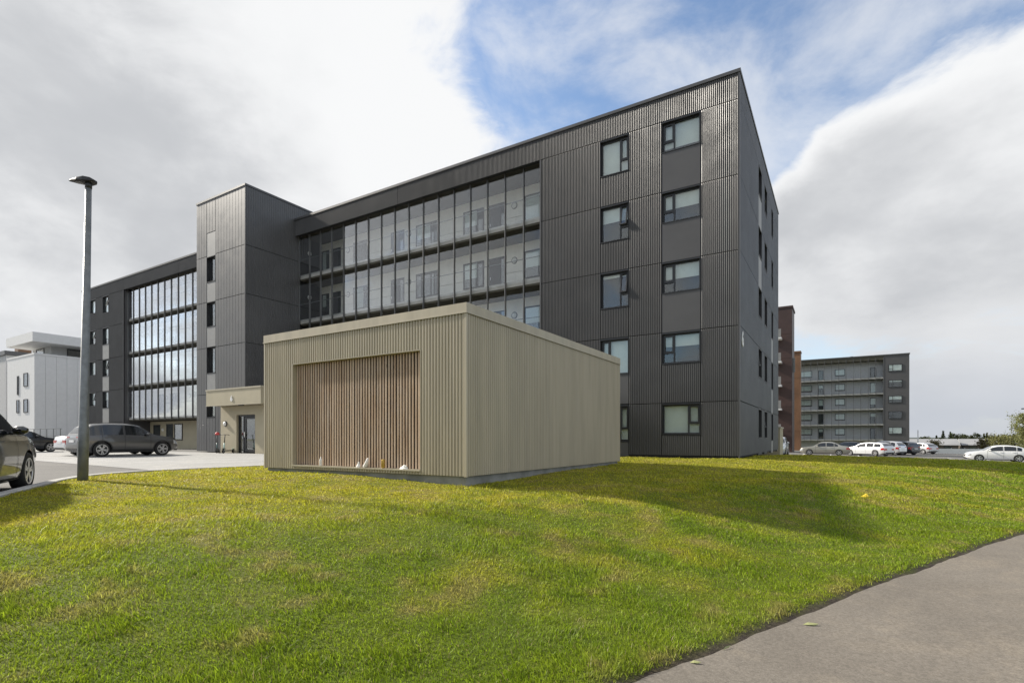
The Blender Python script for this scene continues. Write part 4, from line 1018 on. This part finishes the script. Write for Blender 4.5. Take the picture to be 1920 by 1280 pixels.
# ------------------------------------------------------------------ other buildings
MT['whiteclad'] = M('white_cladding', (0.72, 0.72, 0.71), 0.5, var=0.03); MT['brownclad'] = M('dark_brown_cladding', (0.050, 0.026, 0.022), 0.5, var=0.15, vscale=0.6); MT['copper'] = M('rust_cladding', (0.20, 0.108, 0.058), 0.5, var=0.2, vscale=0.5)
MT['greywall'] = M('grey_wall', (0.46, 0.465, 0.465), 0.7, var=0.05)
def thinwin(parent, F, u0, u1, z0, z1, t=0.09, blind=0, d=0.0):
    w = MB(); w.fbox(F, u0, u0+t, d+.001, d+.07, z0, z1); w.fbox(F, u1-t, u1, d+.001, d+.07, z0, z1); w.fbox(F, u0+t, u1-t, d+.001, d+.07, z0, z0+t); w.fbox(F, u0+t, u1-t, d+.001, d+.07, z1-t, z1)
    o = w.build('window', 'frame', parent); MB().fbox(F, u0+t, u1-t, d+.002, d+.006, z0+t, z1-t).build('dark_room_panel', 'inner', o)  # thin dark sheet on the wall replaces the unlit room
    if blind: MB().fbox(F, u0+t, u1-t, d+.008, d+.012, z1-t-blind*(z1-z0-2*t), z1-t).build('blind', 'blind', o)
    MB().fbox(F, u0+t, u1-t, d+.03, d+.035, z0+t, z1-t).build('pane', 'glass', o); return o
# white block at the far left
wb = thing('white_building', 'white clad low block with a set back top floor at the far left', 'building', (-84, 24, 0))
WX, WY = -79.8, 23.7
MB().box(-88.65, WX-0.06, WY+0.06, 36.0, -0.1, 10.6).build('core_wall', 'whiteclad', wb)
for i in range(12): MB().fbox(endf(WX), WY+i*1.02+0.01, WY+(i+1)*1.02-0.01, -0.055, 0, 0.3, 10.6).build('cladding_panel', 'whiteclad', wb)
for i in range(9): MB().fbox(front(WY), -88.7+i*0.985+0.005, -88.7+(i+1)*0.985-0.005, -0.055, 0, 0.3, 10.6).build('cladding_panel', 'whiteclad', wb)
m = MB(); m.box(-88.75, WX+0.05, WY-0.05, WY+0.3, 10.6, 10.8); m.box(WX-0.3, WX+0.05, WY+0.301, 36, 10.6, 10.8); m.build('parapet_coping', 'whiteclad', wb)
MB().box(-87.9, WX-2.2, WY+2.2, 36, 10.58, 12.1).build('set_back_floor', 'greywall', wb)
MB().box(-88.2, WX+0.25, WY-0.25, 36.3, 12.1, 13.2).build('roof_slab', 'whiteclad', wb)
for (a, c, z0, z1) in ((-85.2, -84.7, 6.1, 8.4), (-83.1, -81.8, 7.0, 8.6), (-85.4, -84.6, 3.9, 5.5), (-83.1, -81.8, 3.9, 5.5)): thinwin(wb, front(WY), a, c, z0, z1)
for (a, c, z0, z1) in ((29.0, 29.7, 5.4, 8.3), (29.0, 29.7, 1.5, 3.8)): thinwin(wb, endf(WX), a, c, z0, z1)
for (a, c) in ((27.5, 31.0), (31.5, 34.5)): thinwin(wb, endf(WX-2.2), a, c, 10.9, 12.0)
thinwin(wb, front(WY+2.2), -86.5, -84.0, 10.9, 12.0)
db = thing('dark_building', 'dark block with a brown chimney, sliver at the left edge', 'building', (-106, 27, 0))
MB().box(-113, -100.1, 26.6, 40, -0.1, 12.6).build('wall', 'greywall', db); MB().box(-113.2, -99.9, 26.4, 40.2, 12.6, 13.2).build('roof', 'coping', db); MB().box(-101.8, -100.4, 28, 29.5, 13.2, 15.4).build('chimney', 'copper', db)
for z in (2, 5, 8): thinwin(db, front(26.6), -111, -109, z, z+1.5)
# railing before the white block
rl = thing('railing', 'thin grey railing in front of the white building', 'railing', (-70, 20, -0.08))
for i in range(9): MB().box(-74+i*1.6, -73.95+i*1.6, 20.0, 20.05, -0.085, 1.75).build('post', 'galv', rl)
for z in (0.4, 1.0, 1.7): MB().box(-74.2, -61.0, 20.051, 20.08, z, z+0.05).build('rail', 'galv', rl)
# brown and rust blocks behind on the right
bb = thing('brown_building', 'dark brown clad tower block showing past the end of the charcoal block', 'building', (-12, 75, -1.3))
MB().box(-20, -4.95, 75.06, 79, -1.4, 17.2).build('wall', 'brownclad', bb)
MB().box(-20.1, -4.85, 74.96, 79.1, 17.2, 17.45).build('roof_coping', 'brownclad', bb)
for i in range(6):
    for k in range(2): MB().fbox(front(75.06), -8.0+k*1.52+0.01, -8.0+(k+1)*1.52-0.01, 0.002, 0.05, -1.35+3.06*i+0.015, -1.35+3.06*(i+1)-0.015).build('cladding_panel', 'brownclad', bb)
for i in range(5):
    s = MB().box(-8.0, -6.05, 73.6, 75.0, 1.4+2.95*i, 1.6+2.95*i).build('balcony', 'white', bb); MB().box(-8.0, -6.08, 73.58, 73.62, 1.601+2.95*i, 2.6+2.95*i).build('balustrade', 'lightpanel', s)
v = MB().box(-4.93, -4.7, 76, 76.3, 9.2, 11.0).build('flue', 'galv', bb)
rb = thing('rust_building', 'narrow rust orange clad stair block beside the far dark gallery block', 'building', (-5, 80, -1.3))
MB().box(-9.0, -4.72, 88.2, 90.0, -1.4, 13.4).build('wall', 'copper', rb)
for i, (z0, z1) in enumerate(((-1.4, 1.9), (1.9, 9.7), (9.7, 13.4))):
    MB().fbox(front(88.2), -6.3, -4.73, 0.002, 0.05, z0+0.02, z1-0.02).build('cladding_panel', 'copper', rb)
MB().box(-9.1, -4.66, 88.05, 90.1, 13.4, 13.6).build('roof_coping', 'copper', rb)
# far gallery block
fb = thing('gallery_building', 'far dark apartment block with five glazed gallery floors', 'building', (0, 122.6, -2.2))
FY, FX0, FX1, FT = 122.6, -14.0, 11.2, 16.5
fz = [13.2-2.94*k for k in range(6)]           # window sills per storey, top first
FF = front(FY); gx1 = 7.3
MB().box(gx1, FX1, FY, 136, -2.4, FT).build('wall', 'cladflat', fb); MB().box(FX0, gx1-0.001, FY+2.0, 136, -2.4, FT-0.35).build('gallery_wall', 'greywall', fb)
MB().box(FX0-0.1, FX1+0.1, FY-0.1, 136.1, FT, FT+0.2).build('roof_coping', 'coping', fb); MB().box(FX0, gx1-0.02, FY+0.02, FY+2.0, FT-0.75, FT-0.01).build('gallery_soffit', 'soffit', fb)
MB().box(2.0, 2.5, 126, 126.5, FT+0.2, FT+0.7).build('roof_vent', 'darkmetal', fb)
for k, z in enumerate(fz):
    w = thinwin(fb, FF, gx1+0.7, FX1-1.05, z+0.15, z+1.55, 0.12, [0.9, 0.2, 0.5, 0.0, 0.9, 0.9][k])
    MB().fbox(FF, gx1+1.35, gx1+1.43, 0.036, 0.075, z+0.27, z+1.43).build('mullion', 'frame', w); MB().fbox(FF, gx1+0.82, gx1+1.35, 0.036, 0.075, z+0.65, z+0.72).build('transom', 'frame', w)
    if k < 5:
        zs = z-1.05
        s = MB().box(FX0, gx1-0.01, FY+0.15, FY+1.99, zs, zs+0.25).build('gallery_slab', 'soffit', fb)
        MB().box(FX0, gx1-0.01, FY+0.06, FY+0.149, zs+0.02, zs+0.32).build('slab_edge', 'concrete', s)
        for i in range(12):
            a = gx1-0.05-(i+1)*1.2; 
            if a < -9: continue
            MB().box(a+0.04, a+1.16, FY+0.02, FY+0.03, zs+0.32, zs+2.45).build('glass_pane', 'galglass', fb)
        for (a, c, bl) in ((5.2, 6.2, 0.3*((k*3) % 4)), (-0.6, 1.1, 0.9), (-3.5, -2.6, 0.3*(k % 3)), (-6.9, -4.6, 0.9)):
            thinwin(fb, front(FY+2.0), a, c, zs+(1.1 if c-a > 1.2 else 0.3), zs+2.45, 0.1, bl)
for i in range(13):
    a = gx1-0.05-i*1.2; MB().box(a-0.035, a+0.035, FY-0.04, FY+0.05, 0.0, FT-0.3).build('mullion', 'fin', fb)
# khaki enclosure at the back corner of the main block
be = thing('bin_enclosure', 'small khaki enclosure wall at the far corner of the charcoal block', 'enclosure', (-4, 39, -0.3))
MB().box(-7, -3.30, 39.3, 41.5, -0.6, 1.5).build('wall', 'wallbeige', be); MB().box(-7.05, -3.25, 39.25, 41.55, 1.5, 1.58).build('coping', 'beigetrim', be)
m, _, _ = gridmesh('driveway', np.linspace(-14, -2.7, 8), np.linspace(44, 60.4, 18), lambda x, y: lawnz(x, y)*0+(-0.26*smoothstep(24, 40, y)-0.66*smoothstep(36, 61, y))+0.06)
m.materials.append(MT['paving']); tag(obj('driveway', m), kind='structure')
# low grey roofed sheds beyond the street, fence, flagpole
MT['greyroof'] = M('pale_sheet_roof', (0.26, 0.26, 0.26), 0.5, var=0.1, vscale=0.3); MT['darkwall'] = M('brown_wall', (0.10, 0.085, 0.07), 0.8, var=0.2)
for (x0, x1, y0, lab) in ((17.3, 28.0, 188, 'low pale roofed long shed beyond the street, nearer the far dark block'), (29.8, 41.5, 193, 'low pale roofed long shed beyond the street, nearer the young trees')):
    t = thing('long_shed', lab, 'shed', ((x0+x1)/2, y0, -3.2), 'low sheds beyond the street')
    MB().box(x0, x1, y0, y0+10, -3.4, -0.8).build('wall', 'darkwall', t)
    m = MB(); m.v = [(x0-.4, y0-.5, -1.0), (x1+.4, y0-.5, -1.0), (x1+.4, y0+5, 0.75), (x0-.4, y0+5, 0.75), (x0-.4, y0+10.5, -1.0), (x1+.4, y0+10.5, -1.0)]; m.f = [(0, 1, 2, 3), (3, 2, 5, 4), (0, 3, 4), (1, 5, 2)]; m.build('roof', 'greyroof', t)
    for i in range(3): thinwin(t, front(y0), x0+1.2+i*3.2, x0+2.8+i*3.2, -2.2, -1.2, 0.1)
fe = thing('white_fence', 'low white board fence beyond the far street', 'fence', (25, 126, -2.2))
for i in range(14): MB().box(14+i*1.9, 15.8+i*1.9, 126, 126.06, -2.1, -1.05).build('board', 'white', fe); MB().box(13.9+i*1.9, 13.99+i*1.9, 126, 126.1, -2.6, -0.95).build('post', 'white', fe)
fp = thing('flagpole', 'slim white flagpole right of the far dark block', 'flagpole', (14.0, 137.6, -2.4))
MB().tube([(14.0, 137.6, -2.6), (14.0, 137.6, 2.4)], [0.14, 0.09], 8).build('pole', 'white', fp, True); MB().lathe([(0.02, 0), (0.14, 0.1), (0.02, 0.2)], (14.0, 137.6, 2.4), 'z', 8).build('finial', 'white', fp, True)
sl = thing('street_lamp', 'dark street lamp at the far right edge above the young tree', 'street lamp', (18.35, 81, -1.4))
MB().tube([(18.35, 81, -1.6), (18.35, 81, 4.1)], [0.08, 0.05], 10).build('pole', 'darkmetal', sl, True); MB().box(17.55, 18.45, 80.85, 81.15, 4.1, 4.22).build('lantern', 'darkmetal', sl)

# ------------------------------------------------------------------ trees
def tint_quads(name, P, N1, N2, col, parent, mat='leaf'):
    n = len(P); v = np.stack([P-N1-N2*0.3, P+N2*0.0-N1*0.2+N2*0.8, P+N1, P-N2*0.8+N1*0.1], 1).reshape(-1, 3)
    f = np.arange(4*n).reshape(-1, 4)
    me = bpy.data.meshes.new(name); me.from_pydata(v.tolist(), [], f.tolist()); me.update(); color_attr(me, np.repeat(col, 4, 0)); me.materials.append(MT[mat]); return obj(name, me, parent)
def tree(x, y, zb, h, r, n, ls, col, label, seed, group, conifer=False):
    rs = np.random.RandomState(seed); t = thing('conifer_tree' if conifer else 'young_tree', label, 'tree', (x, y, zb), group)
    tr = MB(); tr.tube([(x, y, zb-0.2), (x+rs.uniform(-.05, .05)*h*.3, y, zb+h*.5), (x, y, zb+h*.97)], [0.03*h*.5+.03, .012*h+.015, .01], 8)
    C = []
    nb = 26 if not conifer else 34
    for i in range(nb):
        f = 0.2+0.78*(i+0.5)/nb; an = i*2.4+rs.uniform(-.4, .4)
        if conifer: L = r*(1.02-f)*1.2*rs.uniform(.7, 1.15); up = -0.12*L
        else: L = r*math.sin(math.pi*min(1, (f-.1)/.95))**.6*rs.uniform(.55, 1.1); up = L*rs.uniform(.3, .9)
        p0 = Vector((x, y, zb+h*f*(0.92 if conifer else .8))); p1 = p0+Vector((math.cos(an)*L, math.sin(an)*L, up))
        tr.tube([p0, (p0+p1)/2+Vector((0, 0, .03*L)), p1], [.012*h*(1.1-f)+.008, .01, .004], 5)
        C.append((p0, p1, L))
    tr.build('trunk', 'bark', t, True)
    k = rs.randint(0, nb, n); s = rs.uniform(.15 if conifer else .3, 1.08, n)
    p0 = np.array([tuple(c[0]) for c in C])[k]; p1 = np.array([tuple(c[1]) for c in C])[k]; LL = np.array([c[2] for c in C])[k]
    P = p0+(p1-p0)*s[:, None]+rs.normal(0, 1, (n, 3))*(LL*(.10 if conifer else .17)+.04)[:, None]
    a = rs.normal(0, 1, (n, 3)); a /= np.linalg.norm(a, axis=1)[:, None]; b_ = np.cross(a, rs.normal(0, 1, (n, 3))); b_ /= np.linalg.norm(b_, axis=1)[:, None]
    sz_ = ls*rs.uniform(.6, 1.3, n)[:, None]
    cc = np.array(col)[None, :]*rs.uniform(.6, 1.4, (n, 1))*np.array([[1, 1, 1]])+rs.uniform(-.01, .015, (n, 3))*np.array([[1, .6, .2]])
    tint_quads('crown', P, a*sz_, b_*sz_*.6, np.clip(cc, .005, 1), t)
GT = 'young trees by the street'
tree(16.05, 72.5, -1.4, 5.4, 1.6, 5200, .08, (.19, .20, .07), 'taller loose leaved young tree at the right edge', 1, GT)
tree(18.9, 98, -1.6, 3.0, 1.4, 2000, .10, (.17, .17, .06), 'broad yellowish young tree left of the tall right edge tree', 2, GT)
tree(22.3, 108, -1.9, 3.3, 1.5, 2000, .12, (.16, .16, .065), 'grey green young tree behind the white cars', 3, GT)
tree(23.5, 132, -2.2, 3.2, 1.6, 1800, .13, (.12, .10, .04), 'small olive bush tree between the two long sheds', 4, GT)
tree(16.8, 139, -2.3, 2.8, 1.3, 1400, .13, (.13, .11, .04), 'small olive bush tree right of the flagpole', 5, GT)
rs = np.random.RandomState(11)
specs = []
CL = []
for i in range(22):
    px = 1735+i*9.0+rs.uniform(-3, 3); t = rs.uniform(225, 270); a = (px-960)/997; X_, Y_ = (RT.x*a+FW.x)*t, (RT.y*a+FW.y)*t
    h = (5.2 if i < 4 else 6.4)+rs.uniform(-.7, 1.5); con = rs.rand() < 0.45
    if i in (4, 5): h = 8.2; con = True
    nth = ['leftmost', 'second', 'third', 'fourth', 'fifth', 'sixth', 'seventh', 'eighth', 'ninth', 'tenth', 'eleventh', 'twelfth', 'thirteenth', 'fourteenth', 'fifteenth', 'sixteenth', 'seventeenth', 'eighteenth', 'nineteenth', 'twentieth', 'last but one', 'rightmost'][i]
    tree(X_, Y_, -3.25, h, 2.0 if not con else 1.3, 520, .34, (.035, .048, .020) if con else (.05, .06, .022), nth+(' tree, a dark conifer, ' if con else ' tree, dark and round crowned, ')+'from the left in the distant line', 30+i, 'distant line of trees', con)
# wooded rise on the horizon
xs_ = np.linspace(-500, 1500, 90); m = MB()
def ridge(x): return 2.2+1.5*fbm(np.array([x*0.012]), np.array([0.3]), 3)[0]
for x in xs_:
    for (yy, hh) in ((1500, -4), (1560, ridge(x)), (1700, ridge(x)*1.15), (1900, -4)): m.v.append((x, yy-x*0.45, hh))
for i in range(len(xs_)-1):
    for j in range(3): m.f.append((i*4+j, (i+1)*4+j, (i+1)*4+j+1, i*4+j+1))
MT['hill'] = M('far_wood', (0.045, 0.06, 0.055), 0.95, var=0.3, vscale=0.05)
tag(m.build('hill', 'hill', None, True), kind='structure')

# ------------------------------------------------------------------ grass blades
def grass(N=1050000):
    rs = np.random.RandomState(5); t0, t1, e = 2.3, 46.0, 0.34
    t = (rs.rand(N)*(t1**e-t0**e)+t0**e)**(1/e); a = rs.uniform(-1.12, 1.18, N)
    x = RT.x*a*t+FW.x*t; y = RT.y*a*t+FW.y*t
    d = sdist(PATHD, x, y); k = sdist(KERBD, x, y); ins = inside(LOTD, x, y)
    ok = (d > 0.03+0.06*rs.rand(N)) & ~ins & (np.abs(k) > 0.10) & (x > -15) & (y < 60) & (y > -1)
    ok &= ~((x > SX0+0.05) & (x < SX1-0.05) & (y > SY0+0.05) & (y < SY1-0.05)) & ~((x < BX1-0.02) & (y > BY+0.02) & (y < 44)) & ~((x < -2.6) & (y > 43.5))
    x, y, t, d = x[ok], y[ok], t[ok], d[ok]; n = len(x); print('BLADES', n); z = lz(x, y)-0.006
    tall = fbm(x*2.4+7, y*2.4, 3); edge = smoothstep(0.35, 0.0, d)
    h = rs.uniform(0.016, 0.046, n)*(0.72+0.65*smoothstep(.40, .72, tall))*(1-0.25*smoothstep(4, 8, d)); long_ = rs.rand(n) < 0.02; h = np.where(long_, h*1.9, h)
    w = np.maximum(0.0027, 0.00066*t)*rs.uniform(.7, 1.3, n); h = h*(1+0.018*np.clip(t-6, 0, 25))
    th = rs.uniform(0, 2*np.pi, n); flow = 3.0*fbm(x*1.1, y*1.1+30, 2)*2; th2 = np.where(rs.rand(n) < .5, flow+rs.normal(0, .7, n), rs.uniform(0, 2*np.pi, n))
    lean = rs.uniform(.15, 1.15, n)*h
    bx, by = np.cos(th), np.sin(th); lx_, ly_ = np.cos(th2), np.sin(th2)
    V = np.zeros((n, 5, 3), np.float32)
    V[:, 0] = np.stack([x-bx*w, y-by*w, z], 1); V[:, 1] = np.stack([x+bx*w, y+by*w, z], 1)
    mx, my, mz = x+lx_*lean*.35, y+ly_*lean*.35, z+h*.6
    V[:, 2] = np.stack([mx+bx*w*.85, my+by*w*.85, mz], 1); V[:, 3] = np.stack([mx-bx*w*.85, my-by*w*.85, mz], 1)
    V[:, 4] = np.stack([x+lx_*lean, y+ly_*lean, z+h*(1-.15*rs.rand(n))], 1)
    col = lawncol(x, y, d)*rs.uniform(.55, 1.65, (n, 1)); st = (rs.rand(n) < 0.05)[:, None]
    col = np.where(st, np.array((.34, .29, .12))*rs.uniform(.6, 1.1, (n, 1)), col); col = col*np.array([[1.0, 1.02, 1.0]])
    me = bpy.data.meshes.new('grass'); me.vertices.add(n*5); me.vertices.foreach_set('co', V.ravel())
    base = np.arange(n)*5
    quads = np.stack([base, base+1, base+2, base+3], 1); tris = np.stack([base+3, base+2, base+4], 1)
    loops = np.concatenate([quads, tris], 1).ravel(); me.loops.add(len(loops)); me.loops.foreach_set('vertex_index', loops)
    starts = (np.arange(n)[:, None]*7+np.array([0, 4])[None, :]).ravel(); me.polygons.add(2*n); me.polygons.foreach_set('loop_start', starts)
    me.update(calc_edges=True); me.validate()
    color_attr(me, np.repeat(col, 5, 0)); me.materials.append(MT['blades'])
    tag(obj('grass', me), 'short mown green and yellowing grass blades of the lawn', 'grass', None, 'stuff')
grass()
